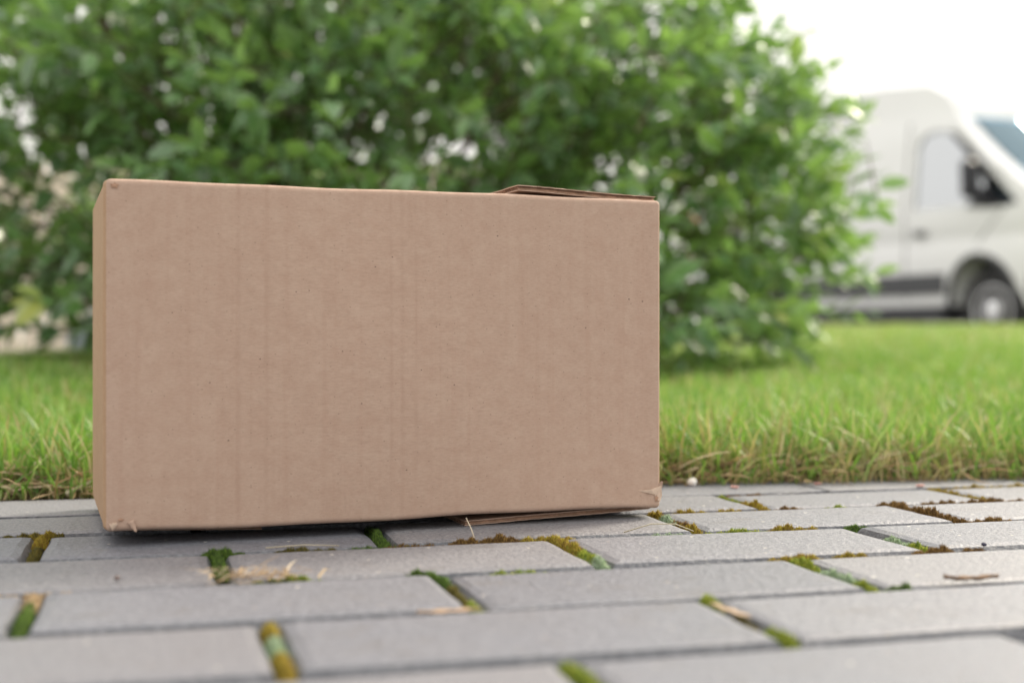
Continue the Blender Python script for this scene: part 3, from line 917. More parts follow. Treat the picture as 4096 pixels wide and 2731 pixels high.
def sow(n, s0, s1, t0, t1, h0, h1, w0, w1, dryp, tone0, tone1, lean=0.5, power=1.0):
    x, y, s = strip(n, s0, s1, t0, t1, rng, power)
    z = np.maximum(ground_z(x, y), 0.001) - 0.003
    patch = 0.5 + 0.5 * np.sin(x * 7 + 1.3 * np.sin(y * 5)) * np.sin(y * 6 + x * 2)
    h = rng.uniform(h0, h1, n) * (0.75 + 0.4 * patch)
    # grass close beneath the shrub stays thin and short
    under = np.exp(-(((x - SH.x) / 0.95) ** 2 + ((y - SH.y) / 0.75) ** 2) ** 2)
    h *= 1 - 0.45 * under
    dry = np.where(rng.random(n) < dryp * (0.5 + patch), rng.uniform(0.55, 1.0, n), rng.random(n) * 0.10)
    c, t = blades(x, y, z, h, rng.uniform(w0, w1, n), np.abs(rng.normal(0, lean, n)) + 0.1, dry, np.clip(rng.uniform(tone0, tone1, n) + 0.15 * (patch - .5), 0, 1), rng)
    allc.append(c); allt.append(t)
sow(7000, -0.022, 0.02, -0.9, 2.0, 0.014, 0.036, 0.0012, 0.0026, 0.45, 0.05, 0.8, 0.8)
sow(9000, 0.0, 0.12, -0.9, 2.0, 0.026, 0.062, 0.0014, 0.0028, 0.26, 0.15, 0.95, 0.55)
sow(30000, 0.06, 0.75, -0.9, 2.2, 0.030, 0.062, 0.0016, 0.0032, 0.13, 0.15, 1.0, 0.5)
sow(42000, 0.7, 2.4, -1.6, 3.2, 0.030, 0.054, 0.0028, 0.0050, 0.08, 0.3, 1.0, 0.55)
sow(36000, 2.3, 5.0, -2.2, 5.0, 0.030, 0.050, 0.0050, 0.0085, 0.12, 0.45, 1.1, 0.6)
sow(26000, 4.8, 8.6, -1.5, 8.0, 0.030, 0.048, 0.009, 0.015, 0.16, 0.55, 1.2, 0.6)
co = np.concatenate(allc); ti = np.concatenate(allt)
offs = (np.arange(len(co)) * 7)[:, None, None]
gq = np.array([[0, 1, 3, 2], [2, 3, 5, 4]]); gt = np.array([[4, 5, 6]])
me = np_mesh('grass', co.reshape(-1, 3), [(gt[None] + offs).reshape(-1, 3), (gq[None] + offs).reshape(-1, 4)], [MAT_GRASS], {'tint': ti.reshape(-1, 3)})
tag(link(bpy.data.objects.new('grass', me)), 'bright green lawn grass growing behind the paving', 'grass', kind='stuff')

# dry thatch that hangs over the edge of the paving
def thatch(n, mat):
    t = rng.uniform(-0.8, 1.6, n); s = rng.normal(0.010, 0.014, n)
    x = EDGE_P[0] + t * EDGE_D[0] - s * EDGE_D[1]; y = EDGE_P[1] + t * EDGE_D[1] + s * EDGE_D[0]
    az = rng.normal(0, 0.9, n) + np.where(rng.random(n) > .5, 0, math.pi)
    ln = rng.uniform(0.012, 0.055, n)
    rise = rng.normal(0.08, 0.28, n)
    z0 = 0.0015 + 0.012 * rng.random(n) ** 2 + np.clip(s, 0, 1) * 0.25
    dx, dy = np.cos(az), np.sin(az)
    ss = np.array([0, 0.35, 0.7, 1.0])
    arch = rng.uniform(0.0, 0.35, n)
    px = x[:, None] + dx[:, None] * ln[:, None] * ss + (-dy * rng.normal(0, .15, n))[:, None] * ln[:, None] * ss ** 2
    py = y[:, None] + dy[:, None] * ln[:, None] * ss + (dx * rng.normal(0, .15, n))[:, None] * ln[:, None] * ss ** 2
    pz = np.maximum(z0[:, None] + ln[:, None] * (rise[:, None] * ss + arch[:, None] * ss * (1 - ss)), 0.0018)
    wd = rng.uniform(0.0005, 0.0013, n)
    cen = np.stack([px, py, pz], 2)
    off = np.array([0, 0, 1.0])[None, None, :] * wd[:, None, None] * np.array([1, .9, .7, .2])[None, :, None]
    lat = np.stack([-dy, dx, 0 * dx], 1)[:, None, :] * wd[:, None, None] * np.array([1, .9, .7, .2])[None, :, None]
    co = np.concatenate([cen - lat, cen + off * 1.2, cen + lat], 1)      # 12 verts
    f = []
    for k in range(3):
        f += [[k, k + 1, 4 + k + 1, 4 + k], [4 + k, 4 + k + 1, 8 + k + 1, 8 + k]]
    f = np.array(f)
    pal = np.array([(0.48, 0.36, 0.21), (0.34, 0.22, 0.11), (0.58, 0.47, 0.33), (0.17, 0.105, 0.06), (0.25, 0.18, 0.08)])
    cc = pal[rng.integers(0, 5, n)] * rng.uniform(0.8, 1.1, (n, 1))
    me = np_mesh('dry_grass', co.reshape(-1, 3), [(f[None] + (np.arange(n) * 12)[:, None, None]).reshape(-1, 4)], [mat], {'tint': np.repeat(cc, 12, 0)})
    return tag(link(bpy.data.objects.new('dry_grass', me)), 'tan dry grass thatch hanging over the paving edge', 'dry grass', kind='stuff')
thatch(2200, MAT_STRAW)

# ------------------------------------------------------------------ moss in the joints
MOSS = {'rust': [(0.165, 0.092, 0.028), (0.23, 0.14, 0.04), (0.10, 0.055, 0.02)], 'gold': [(0.30, 0.22, 0.025), (0.24, 0.15, 0.03), (0.36, 0.30, 0.04)],
        'lime': [(0.24, 0.30, 0.03), (0.34, 0.36, 0.05), (0.14, 0.22, 0.03)], 'green': [(0.065, 0.125, 0.02), (0.12, 0.20, 0.03), (0.045, 0.075, 0.018)],
        'pale': [(0.30, 0.42, 0.27), (0.24, 0.34, 0.17), (0.40, 0.48, 0.34)], 'olive': [(0.12, 0.11, 0.025), (0.19, 0.15, 0.03), (0.08, 0.07, 0.02)],
        'tan': [(0.50, 0.36, 0.20), (0.40, 0.27, 0.15), (0.58, 0.46, 0.30)]}
patches = []
def row_patch(bl, a0, a1, col, h=0.004, wd=0.0055, dens=1.0):
    b = LINES[bl] if bl < 6 else LINES[5] - 0.0995 * (bl - 5)
    patches.append((pav(a0, b), pav(a1, b), wd * 1.25, h, col, dens * 2.1, 0.0058))
def end_patch(r, a, t0, t1, col, h=0.004, wd=0.006, dens=1.0):
    b1 = LINES[r]; b0 = LINES[r + 1] if r < 5 else LINES[5] - 0.0995
    patches.append((pav(a, b1 + (b0 - b1) * t0), pav(a, b1 + (b0 - b1) * t1), wd, h, col, dens * 1.4, 0.0058))
row_patch(1, -0.515, -0.478, 'olive', 0.005, 0.008); row_patch(1, -0.50, -0.483, 'gold', 0.006, 0.008)
end_patch(1, -0.4908, 0.0, 0.35, 'gold', 0.005, 0.009); end_patch(1, -0.4908, 0.35, 0.95, 'olive', 0.002, 0.006, .7)
end_patch(1, -0.283, 0.1, 0.95, 'green', 0.004, 0.007)
row_patch(1, -0.06, -0.032, 'gold', 0.005); row_patch(1, -0.025, -0.006, 'gold', 0.005); row_patch(1, 0.0, 0.02, 'gold', 0.003, .004, .6)
end_patch(0, 0.0149, 0.0, 0.55, 'lime', 0.003, 0.006); end_patch(0, 0.0149, 0.5, 1.0, 'gold', 0.0055, 0.008)
row_patch(1, 0.018, 0.045, 'rust', 0.003); row_patch(1, 0.057, 0.08, 'lime', 0.003)
row_patch(1, 0.105, 0.136, 'rust', 0.005, 0.008); row_patch(1, 0.14, 0.25, 'rust', 0.0045, 0.006)
row_patch(0, 0.014, 0.06, 'rust', 0.002, .004, .7); row_patch(0, 0.20, 0.36, 'gold', 0.003, .005)
end_patch(0, 0.2093, 0.0, 1.0, 'gold', 0.003, 0.006)
end_patch(1, 0.1173, 0.0, 1.0, 'rust', 0.0065, 0.0095); row_patch(2, 0.115, 0.16, 'rust', 0.004)
row_patch(2, 0.165, 0.25, 'rust', 0.003)
row_patch(2, -0.352, -0.316, 'olive', 0.003); row_patch(2, -0.31, -0.27, 'green', 0.002, .004, .5)
row_patch(2, -0.246, -0.2, 'rust', 0.006, 0.007); row_patch(2, -0.2, -0.165, 'gold', 0.005, 0.007); row_patch(2, -0.29, -0.246, 'rust', 0.002, .004, .6)
end_patch(2, -0.1783, 0.0, 0.55, 'gold', 0.006, 0.009); end_patch(2, -0.1783, 0.3, 0.8, 'lime', 0.005, 0.008); end_patch(2, -0.1783, 0.65, 1.0, 'pale', 0.004, 0.007)
row_patch(2, -0.12, -0.09, 'pale', 0.002, .005, .8); row_patch(2, -0.08, -0.03, 'lime', 0.003, .005, .8)
end_patch(1, -0.0779, 0.0, 0.3, 'gold', 0.006, 0.009); end_patch(1, -0.0779, 0.2, 0.6, 'pale', 0.005, 0.008); end_patch(1, -0.0779, 0.5, 1.0, 'gold', 0.005, 0.008); end_patch(1, -0.0779, 0.4, .8, 'rust', 0.005, 0.008, .5)
row_patch(2, -0.031, 0.005, 'gold', 0.005); row_patch(2, 0.025, 0.042, 'green', 0.003)
end_patch(2, 0.0279, 0.45, 0.75, 'pale', 0.003, .006); end_patch(2, 0.0279, 0.7, 1.0, 'lime', 0.003, .006)
row_patch(3, 0.012, 0.04, 'rust', 0.004, .007); row_patch(3, 0.045, 0.062, 'rust', 0.002)
row_patch(2, -0.395, -0.37, 'green', 0.0045, 0.007); end_patch(2, -0.3857, 0.0, 0.7, 'green', 0.004, 0.0075)
row_patch(3, -0.375, -0.335, 'lime', 0.004, 0.006); row_patch(3, -0.36, -0.34, 'green', 0.004, .006)
row_patch(3, -0.246, -0.212, 'lime', 0.002, .004, .5)
row_patch(3, -0.082, -0.046, 'gold', 0.003); row_patch(3, -0.04, -0.018, 'gold', 0.003)
end_patch(3, -0.0674, 0.0, 0.35, 'lime', 0.004, .007); end_patch(3, -0.0674, 0.35, 0.8, 'pale', 0.003, .006); end_patch(3, -0.0674, 0.75, 1.0, 'lime', 0.003, .007)
row_patch(4, -0.066, -0.05, 'green', 0.004, .007)
row_patch(3, -0.292, -0.272, 'green', 0.004, 0.007); end_patch(3, -0.2747, 0.0, 0.3, 'green', 0.003, .006); end_patch(3, -0.2747, 0.25, 0.75, 'olive', 0.002, .005, .6); end_patch(3, -0.2747, 0.75, 1.0, 'lime', 0.003, .005)
row_patch(3, -0.53, -0.46, 'tan', 0.002, .006, .6); end_patch(3, -0.4787, 0.0, 0.35, 'tan', 0.003, .009); end_patch(3, -0.4787, 0.25, 0.9, 'green', 0.004, .007)
end_patch(4, -0.3725, 0.0, 0.3, 'gold', 0.004, .008); end_patch(4, -0.3725, 0.25, 0.6, 'pale', 0.004, .008); end_patch(4, -0.3725, 0.55, 1.0, 'gold', 0.004, .009)
end_patch(4, -0.164, 0.0, 0.2, 'lime', 0.005, .008); end_patch(4, -0.164, 0.35, 0.6, 'olive', 0.002, .005, .5); end_patch(4, -0.164, 0.7, 1.0, 'lime', 0.004, .007)
end_patch(5, -0.2658, 0.0, 0.9, 'lime', 0.004, .007)
def moss():
    cs, ts = [], []
    for (p, q_, wd, h, col, dens, lift) in patches:
        ln = math.hypot(q_[0] - p[0], q_[1] - p[1])
        n = int(ln * wd * dens * 2.6e6)
        n = max(60, min(n, 3200))
        t = rng.random(n); taper = np.sqrt(np.clip(4 * t * (1 - t), 0, 1)) * 0.8 + 0.2
        ph_ = rng.random(4) * 6.28
        clump = 0.80 + 0.09 * np.sin(t * ln * 730 + ph_[0]) + 0.08 * np.sin(t * ln * 311 + ph_[1]) + 0.10 * np.sin(t * ln * 137 + ph_[2])
        o = rng.normal(0, 0.33, n) * wd * taper
        ux, uy = (q_[0] - p[0]) / ln, (q_[1] - p[1]) / ln
        bx = p[0] + ux * ln * t - uy * o; by = p[1] + uy * ln * t + ux * o
        cush = np.exp(-(o / (wd * .5)) ** 2)
        bz = -0.0075 + (h + lift) * cush * clump * (0.45 + 0.55 * taper) * rng.uniform(0.7, 1.0, n)
        hh = rng.uniform(0.0007, 0.0019, n); r = rng.uniform(0.0003, 0.0006, n)
        az = rng.random(n) * 6.28
        le = rng.normal(0, 0.6, (n, 2))
        vs_ = []
        for k in range(3):
            a = az + k * 2.094
            vs_.append(np.stack([bx + np.cos(a) * r, by + np.sin(a) * r, bz - 0.001], 1))
        vs_.append(np.stack([bx + le[:, 0] * hh, by + le[:, 1] * hh, bz + hh], 1))
        cs.append(np.stack(vs_, 1))
        pal = np.array(MOSS[col]); c = pal[rng.integers(0, 3, n)] * rng.uniform(0.75, 1.25, (n, 1))
        ts.append(np.repeat(c[:, None, :], 4, 1))
    co = np.concatenate(cs); ti = np.concatenate(ts)
    f = np.array([[0, 1, 3], [1, 2, 3], [2, 0, 3]])
    me = np_mesh('moss', co.reshape(-1, 3), [(f[None] + (np.arange(len(co)) * 4)[:, None, None]).reshape(-1, 3)], [MAT_MOSS], {'tint': ti.reshape(-1, 3)}, smooth=False)
    tag(link(bpy.data.objects.new('moss', me)), 'golden and green moss filling the joints between pavers', 'moss', kind='stuff')
moss()

# ------------------------------------------------------------------ the cardboard box
BX, BY, BZ = -0.2453, 0.7980, 0.0080
BW, BD, BH = 0.3705, 0.1866, 0.2137
BTH = R(19.65)
box = empty('cardboard_box', (BX, BY, BZ), BTH)
tag(box, 'plain brown cardboard box standing on the grey paving with a lifted top flap', 'box')
def box_warp(p):
    """dents and bulges of the whole carton; keeps shared borders together"""
    x, y, z = p
    u, v = x / BW, z / BH
    bul = math.sin(math.pi * min(max(u, 0), 1)) * math.sin(math.pi * min(max(v, 0), 1))
    wy = (1 - y / BD)
    ny = y - 0.0018 * bul * wy + 0.0010 * math.sin(u * 9 + v * 2) * wy * bul
    # two soft vertical scores across the face
    for c, s in ((0.492, 0.006), (0.515, 0.004), (0.217, 0.007)):
        ny += 0.00055 * math.exp(-((u - c) / s) ** 2) * wy * min(1, 8 * v * (1 - v))
    ny += 0.0008 * math.exp(-((x - BW + 0.0105) / 0.0013) ** 2) * wy
    ny += 0.0006 * math.exp(-((x - 0.0085) / 0.0015) ** 2) * wy
    nx = x
    t = y / BD
    if x < 0.5 * BW:
        nx -= 0.0020 * math.sin(math.pi * t) * (1 - u) * math.sin(math.pi * v)
        # pressed crease line, then an outward roll of the left panel just behind the corner crease
        nx += (0.0016 * math.exp(-((y - 0.0042) / 0.0016) ** 2) - 0.0006 * math.exp(-((y - 0.012) / 0.005) ** 2)) * max(0, 1 - 4 * u)
    nz = z
    if v > 0.5:
        nz += (0.0003 * math.sin(u * 11 + 0.7) + 0.0002 * math.sin(u * 29)) * (v - 0.5) * 2
    else:
        nz += (0.0008 * math.sin(u * 8 + 2.0) + 0.0004 * math.sin(u * 23)) * (0.5 - v) * 2
    return (nx, ny, nz)
RR = 0.0032
def near_edges(L, n):
    e = [0, 0.0006, 0.0013, 0.0021, RR, 0.0037, 0.0042, 0.0048, 0.0056, 0.0070, 0.010]
    inner = list(np.linspace(0.010, L - 0.010, n))[1:-1]
    return e + inner + [L - q for q in e[::-1]]
def rounded_face(name, axis, hi, mat, n1, n2, lo_hi=None):
    dims = (BW, BD, BH)
    ax1, ax2 = [i for i in range(3) if i != axis]
    g1, g2 = near_edges(dims[ax1], n1), near_edges(dims[ax2], n2)
    if lo_hi:                                   # a flap covers only a span of the second axis
        g2 = [min(max(q, lo_hi[0]), lo_hi[1]) for q in g2]
        g2 = sorted(set(round(q, 6) for q in g2))
    vs_, fs = [], []
    for p1 in g1:
        for p2 in g2:
            p = [0, 0, 0]; p[axis] = dims[axis] if hi else 0; p[ax1] = p1; p[ax2] = p2
            inn = [min(max(p[i], RR), dims[i] - RR) for i in range(3)]
            dv = Vector([p[i] - inn[i] for i in range(3)])
            q = Vector(inn) + dv.normalized() * RR
            vs_.append(box_warp(q))
    m = len(g2)
    for i in range(len(g1) - 1):
        for j in range(m - 1):
            fs.append((i * m + j, i * m + j + 1, (i + 1) * m + j + 1, (i + 1) * m + j))
    o = mesh_obj(name, vs_, fs, mat, box, smooth=True)
    bm = bmesh.new(); bm.from_mesh(o.data)
    # board thickness, inwards
    bmesh.ops.recalc_face_normals(bm, faces=bm.faces[:])
    c = Vector((BW / 2, BD / 2, BH / 2))
    f0 = bm.faces[len(bm.faces) // 2] if False else max(bm.faces, key=lambda f: f.calc_area())
    if (f0.calc_center_median() - c).dot(f0.normal) < 0:
        bmesh.ops.reverse_faces(bm, faces=bm.faces[:])
    bm.to_mesh(o.data); bm.free()
    md = o.modifiers.new('board', 'SOLIDIFY'); md.thickness = 0.0026; md.offset = -1
    return o
rounded_face('front_panel', 1, False, MAT_KRAFT, 90, 46)
rounded_face('back_panel', 1, True, MAT_KRAFT, 16, 10)
rounded_face('side_panel', 0, False, MAT_KRAFT_SHADE, 26, 26)['label'] = 'shaded narrow left side of the carton'
rounded_face('side_panel', 0, True, MAT_KRAFT_SHADE, 16, 12)
rounded_face('top_flap', 2, True, MAT_KRAFT, 40, 18, (0, BD / 2 - 0.001))
rounded_face('top_flap', 2, True, MAT_KRAFT, 40, 18, (BD / 2 + 0.001, BD))
rounded_face('bottom_panel', 2, False, MAT_KRAFT, 20, 12)

def corrugated_flap(name, x0_, x1_, ya, yb, zf, th, label, flip=1):
    """board of two liners with a zigzag medium; zf(x, y) gives its lower face"""
    fl = bpy.data.objects.new(name, None)
    nx, ny = 26, 10
    lin = 0.0006
    def sheet(nm, o0, o1, mat, inset=0.0, parent=None):
        vs_, fs = [], []
        for k, off in enumerate((o0, o1)):
            for i in range(nx + 1):
                for j in range(ny + 1):
                    x = x0_ + (x1_ - x0_) * i / nx; y = ya + (yb - ya) * j / ny
                    if j == 0: y += inset + 0.0006 * math.sin(i * 2.9) + 0.0005 * random.random()
                    if i == 0: x += 0.0005 * math.sin(j * 4.1)
                    vs_.append((x, y, zf(x, y) + off))
        n1 = (nx + 1) * (ny + 1); idx = lambda k, i, j: k * n1 + i * (ny + 1) + j
        for i in range(nx):
            for j in range(ny):
                fs.append((idx(0, i, j), idx(0, i, j + 1), idx(0, i + 1, j + 1), idx(0, i + 1, j)))
                fs.append((idx(1, i, j), idx(1, i + 1, j), idx(1, i + 1, j + 1), idx(1, i, j + 1)))
        for i in range(nx):
            for j in (0, ny): fs.append((idx(0, i, j), idx(0, i + 1, j), idx(1, i + 1, j), idx(1, i, j)))
        for j in range(ny):
            for i in (0, nx): fs.append((idx(0, i, j), idx(0, i, j + 1), idx(1, i, j + 1), idx(1, i, j)))
        bm = bmesh.new(); me = bpy.data.meshes.new(nm); me.from_pydata(vs_, [], fs); bm.from_mesh(me); bpy.data.meshes.remove(me)
        return bm_obj(nm, bm, mat, parent)
    top = sheet(name, th - lin, th, MAT_KRAFT, 0.0, box)
    top['label'] = label
    sheet('liner', 0, lin, MAT_KRAFT, 0.0006, top)
    # fluting: a zigzag along the depth, its folds running along x
    pitch = 0.0042
    m = int((yb - ya) / (pitch / 2))
    vs_, fs = [], []
    for i in range(nx + 1):
        x = x0_ + 0.0004 + (x1_ - x0_ - 0.0008) * i / nx
        for j in range(m + 1):
            y = ya + 0.0012 + (yb - ya - 0.002) * j / m + 0.0005 * random.random()
            z = zf(x, y) + lin + (th - 2 * lin) * (0.97 if j % 2 else 0.03)
            vs_.append((x, y, z))
    for i in range(nx):
        for j in range(m): fs.append((i * (m + 1) + j, i * (m + 1) + j + 1, (i + 1) * (m + 1) + j + 1, (i + 1) * (m + 1) + j))
    fo_ = mesh_obj('fluting', vs_, fs, MAT_FLUTE, top)
    md = fo_.modifiers.new('paper', 'SOLIDIFY'); md.thickness = 0.0003
    return top
def up_flap(x, y):
    t = (BW - x) / 0.112
    return BH - 0.0012 + 0.0038 * (1 - (1 - min(t, 1)) ** 1.5) - 0.0006 * math.sin(t * 5) + 0.0012 * (y / BD) * t
corrugated_flap('top_flap', BW - 0.104, BW - 0.002, 0.0045, BD - 0.006, up_flap, 0.0038, 'lifted outer top flap with its fluted cut edge showing')
def dn_flap(x, y):
    t = (BW - x) / 0.140
    return -0.0074 + 0.0056 * (1 - min(t, 1)) ** 1.1 - 0.0002 * math.sin(t * 7)
corrugated_flap('bottom_flap', BW - 0.140, BW - 0.004, 0.0085, BD - 0.006, dn_flap, 0.0034, 'sagging bottom flap with rough cut edge')
def dn_flap2(x, y):
    return -0.0072 + 0.0040 * (1 - x / 0.10)
corrugated_flap('bottom_flap', 0.004, 0.10, 0.035, BD - 0.006, dn_flap2, 0.003, 'bottom flap tucked under the left end')

# scuffed corners: small torn curls of liner
def curl(name, origin, ux, uz, length, width, turn, lift, mat, parent=box):
    """a torn tongue of paper from origin that curls out of the front face"""
    vs_, fs = [], []
    n = 7
    for i in range(n + 1):
        t = i / n
        ang = turn * t
        r_ = length / max(turn, 0.1)
        along = r_ * math.sin(ang); out = r_ * (1 - math.cos(ang)) * lift
        w_ = width * (1 - 0.75 * t ** 1.5) * (1 + 0.25 * math.sin(i * 2.3))
        for s in (-1, 0, 1):
            px = ux[0] * along + uz[0] * w_ * s * 0.5; pz = ux[1] * along + uz[1] * w_ * s * 0.5
            vs_.append((origin[0] + px, origin[1] - out - 0.0004 * abs(s), origin[2] + pz))
    for i in range(n):
        for s in range(2): fs.append((i * 3 + s, i * 3 + s + 1, (i + 1) * 3 + s + 1, (i + 1) * 3 + s))
    o = mesh_obj(name, vs_, fs, mat, parent, smooth=True)
    md = o.modifiers.new('paper', 'SOLIDIFY'); md.thickness = 0.0004
    return o
def torn_patch(pts, mat):
    n = len(pts); c = [sum(p[k] for p in pts) / n for k in range(3)]; c[1] -= 0.0005
    o = mesh_obj('torn_liner', [c] + pts, [(0, k + 1, (k + 1) % n + 1) for k in range(n)], mat, box)
    o.modifiers.new('paper', 'SOLIDIFY').thickness = 0.0004
torn_patch([(BW - 0.0175, 0.0002, 0.0122), (BW - 0.0080, -0.0006, 0.0128), (BW + 0.0004, 0.0004, 0.0150), (BW + 0.0012, 0.0012, 0.0080), (BW - 0.0005, 0.0008, 0.0040), (BW - 0.0028, -0.0002, 0.0052), (BW - 0.0045, -0.0003, 0.0085), (BW - 0.0095, -0.0002, 0.0102)], MAT_TORN)
curl('torn_liner', (BW - 0.0006, 0.0006, 0.0140), (0.30, 0.95), (0.95, -0.30), 0.0050, 0.0034, 1.2, 0.3, MAT_KRAFT)
curl('torn_liner', (0.0035, -0.0004, 0.0035), (0.55, 0.35), (-0.4, 0.9), 0.0075, 0.0045, 0.8, 0.25, MAT_TORN)
curl('torn_liner', (0.0150, -0.0004, 0.0070), (0.45, -0.9), (0.9, 0.45), 0.0080, 0.0040, 0.7, 0.3, MAT_KRAFT)
def hole(cx, cz, rx, rz, y=-0.0009):
    vs_ = [(cx, y, cz)]; n = 12
    for k in range(n):
        a = 2 * math.pi * k / n; q = 1 + 0.3 * math.sin(k * 2.7)
        vs_.append((cx + rx * q * math.cos(a), y + 0.0004, cz + rz * q * math.sin(a)))
    return mesh_obj('corner_tear', vs_, [(0, k + 1, (k + 1) % n + 1) for k in range(n)], MAT_FLUTE, box)
hole(BW - 0.0035, 0.0062, 0.0014, 0.0022)
hole(0.0058, BH - 0.0042, 0.0024, 0.0016)
hole(0.0095, 0.0078, 0.0018, 0.0010)

# ------------------------------------------------------------------ litter on the paving
def bent_tube(name, pts, r0, r1, mat_col, label, cat, group=None, n=5):
    bm = bmesh.new()
    m = len(pts)
    add_tube(bm, pts, [r0 + (r1 - r0) * i / (m - 1) for i in range(m)], n)
    o = bm_obj(name, bm, MAT_STRAW, smooth=True)
    a = o.data.attributes.new('tint', 'FLOAT_COLOR', 'POINT')
    arr = np.ones((len(o.data.vertices), 4), dtype=np.float32); arr[:, :3] = np.array(mat_col) * rng.uniform(0.9, 1.1, (len(arr), 1))
    a.data.foreach_set('color', arr.ravel())
    return tag(o, label, cat, group)
# cut stalk leaning at the left of the carton
bent_tube('straw_stalk', [(-0.353, 1.050, 0.002), (-0.342, 1.062, 0.008), (-0.330, 1.075, 0.015), (-0.318, 1.090, 0.021)], 0.0021, 0.0018, (0.62, 0.56, 0.40), 'thick pale cut stalk lying at the grass edge left of the box', 'stalk')
x, y = pav(-0.228, -0.183)
bent_tube('straw_stalk', [(x, y, -0.002), (x - 0.003, y + 0.004, 0.006), (x - 0.0065, y + 0.009, 0.0125)], 0.0004, 0.0003, (0.66, 0.58, 0.45), 'thin pale straw standing upright from rusty moss before the box', 'straw')
x, y = pav(-0.10, -0.185)
bent_tube('straw_stalk', [(x - .03, y - .006, 0.001), (x - .012, y - .003, 0.006), (x + .004, y, 0.0055), (x + .016, y + .002, 0.0006)], 0.00045, 0.0003, (0.62, 0.56, 0.42), 'thin arched straw lying across the mossy joint right of the box', 'straw')
x, y = pav(-0.345, -0.188)
bent_tube('straw_stalk', [(x - .012, y - .004, 0.0012), (x + .01, y + .001, 0.0022), (x + .03, y + .007, 0.0008)], 0.0004, 0.0003, (0.60, 0.53, 0.40), 'thin flat straw lying on the joint below the left half of the box', 'straw')

def dry_tuft():
    x, y = pav(-0.372, -0.292)
    cs, fs, ti = [], [], []
    for k in range(70):
        a = random.gauss(TH + 0.25, 0.55) + (math.pi if random.random() < .45 else 0); ln = random.uniform(0.006, 0.024)
        p = Vector((x + random.gauss(0, 0.012), y + random.gauss(0, 0.0035), random.uniform(0.0003, 0.0035)))
        d = Vector((math.cos(a), math.sin(a), random.gauss(0.12, 0.22))); s = Vector((-d.y, d.x, 0)) * random.uniform(.0004, .0009)
        q = p + d * ln; m = p + d * ln * .5 + Vector((0, 0, random.uniform(0, .004))); q.z = max(q.z, 0.0006)
        i = len(cs); cs += [p - s, p + s, m - s, m + s, q]
        fs += [(i, i + 1, i + 3, i + 2), (i + 2, i + 3, i + 4)]
        c = random.choice([(0.60, 0.46, 0.29), (0.48, 0.35, 0.22), (0.66, 0.56, 0.42), (0.36, 0.25, 0.15)])
        ti += [c] * 5
    o = mesh_obj('dry_tuft', cs, fs, MAT_STRAW)
    a = o.data.attributes.new('tint', 'FLOAT_COLOR', 'POINT')
    arr = np.ones((len(cs), 4), dtype=np.float32); arr[:, :3] = np.array(ti); a.data.foreach_set('color', arr.ravel())
    tag(o, 'withered tan grass tuft lying on the green moss joint in front of the box', 'dry tuft')
dry_tuft()

def scrap_leaf(name, loc, rz, L, W, col, label, cat, curl_=0.5, group=None):
    vs_, fs = [], []
    n = 8
    for i in range(n + 1):
        t = i / n; w_ = W * math.sin(math.pi * (0.06 + 0.9 * t)) ** 0.8
        for s in (-1, 0, 1):
            vs_.append((L * (t - .5), s * w_ * .5, 0.0006 + curl_ * W * 0.6 * s * s + 0.25 * curl_ * L * (t - .5) ** 2 + 0.0004 * math.sin(i * 2.1 + s)))
    for i in range(n):
        for s in range(2): fs.append((i * 3 + s, (i + 1) * 3 + s, (i + 1) * 3 + s + 1, i * 3 + s + 1))
    o = mesh_obj(name, vs_, fs, MAT_STRAW, smooth=True)
    a = o.data.attributes.new('tint', 'FLOAT_COLOR', 'POINT')
    arr = np.ones((len(vs_), 4), dtype=np.float32); arr[:, :3] = np.array(col); a.data.foreach_set('color', arr.ravel())
    o.modifiers.new('body', 'SOLIDIFY').thickness = 0.0004
    o.location = loc; o.rotation_euler = (0, 0, rz)
    return tag(o, label, cat, group)
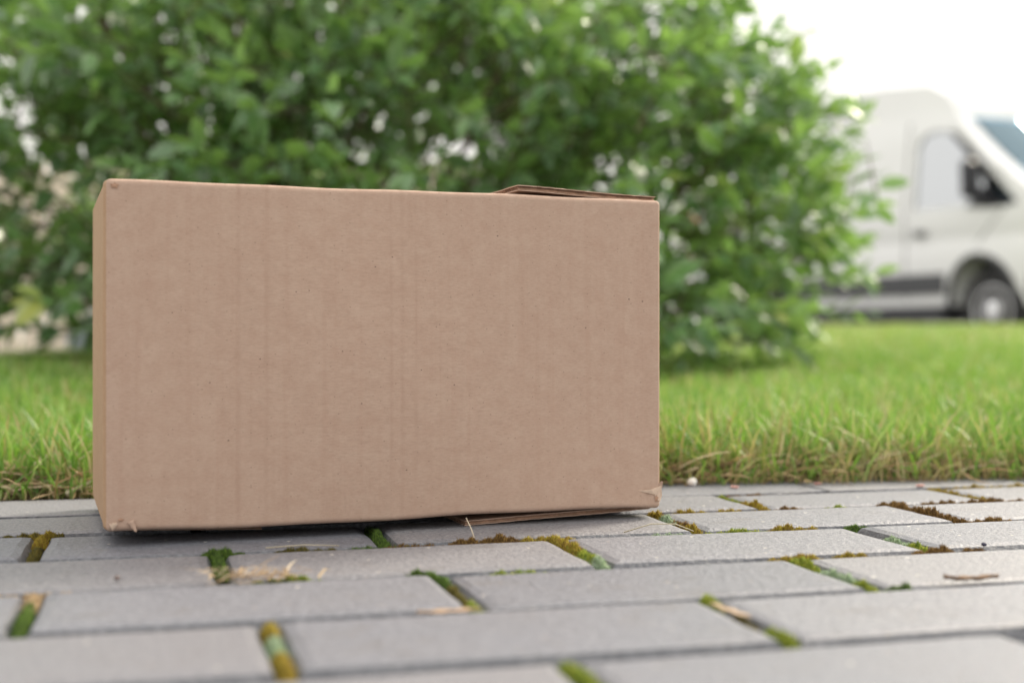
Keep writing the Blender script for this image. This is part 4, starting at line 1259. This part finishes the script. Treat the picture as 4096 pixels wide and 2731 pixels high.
scrap_leaf('dry_leaf', (0.238, 0.687, 0.0), R(8), 0.030, 0.0045, (0.26, 0.17, 0.11), 'curled brown leaf scrap on the right hand pavers', 'dry leaf', 0.6)
x, y = pav(-0.290, -0.388)
scrap_leaf('dry_leaf', (x, y, -0.001), TH, 0.030, 0.006, (0.46, 0.33, 0.23), 'flat tan leaf scrap lying along the joint in the foreground', 'dry leaf', 0.15)
x, y = pav(-0.166, -0.425)
scrap_leaf('dry_leaf', (x, y, 0.0), TH + R(97), 0.034, 0.0045, (0.50, 0.38, 0.27), 'slim tan leaf strip lying in the mossy foreground joint at right', 'dry leaf', 0.15)

def pebble(loc, r, col, label, cat, name='pebble', group=None):
    bm = bmesh.new(); bmesh.ops.create_icosphere(bm, subdivisions=2, radius=1)
    ph = random.random() * 6
    for v in bm.verts:
        q = 1 + 0.10 * math.sin(v.co.x * 3 + ph) + 0.08 * math.cos(v.co.y * 4 + ph)
        v.co = Vector((v.co.x * r * q, v.co.y * r * q * .9, v.co.z * r * .85 * q))
    o = bm_obj(name, bm, flat(name + '_colour', col, 0.6, noise=0.1, nscale=200), smooth=True)
    o.location = (loc[0], loc[1], r * .8)
    return tag(o, label, cat, group)
pebble((0.1525, 1.125), 0.0042, (0.80, 0.79, 0.76), 'small round white pebble by the grass edge right of the box', 'pebble')
pebble((0.285, 0.800), 0.0016, (0.03, 0.03, 0.06), 'tiny black grain on a paver right of the box', 'grain', 'grain')
pebble((-0.205, 0.688), 0.0016, (0.16, 0.12, 0.11), 'tiny dark grain on the paver below the left half of the box', 'grain', 'grain')
for i, (x, y, lb) in enumerate(((0.186, 1.108, 'pale pink petal beside the mossy joint nearest the pebble'), (0.262, 1.135, 'pale pink petal flat beside the grass edge, farther right than the pebble'), (0.345, 1.120, 'pale pink petal near the right end of the golden moss line'))):
    scrap_leaf('petal', (x, y, 0.0002), random.uniform(0, 3), 0.0075, 0.005, (0.72, 0.42, 0.38), lb, 'petal', 0.35, 'pink petals on the paving')
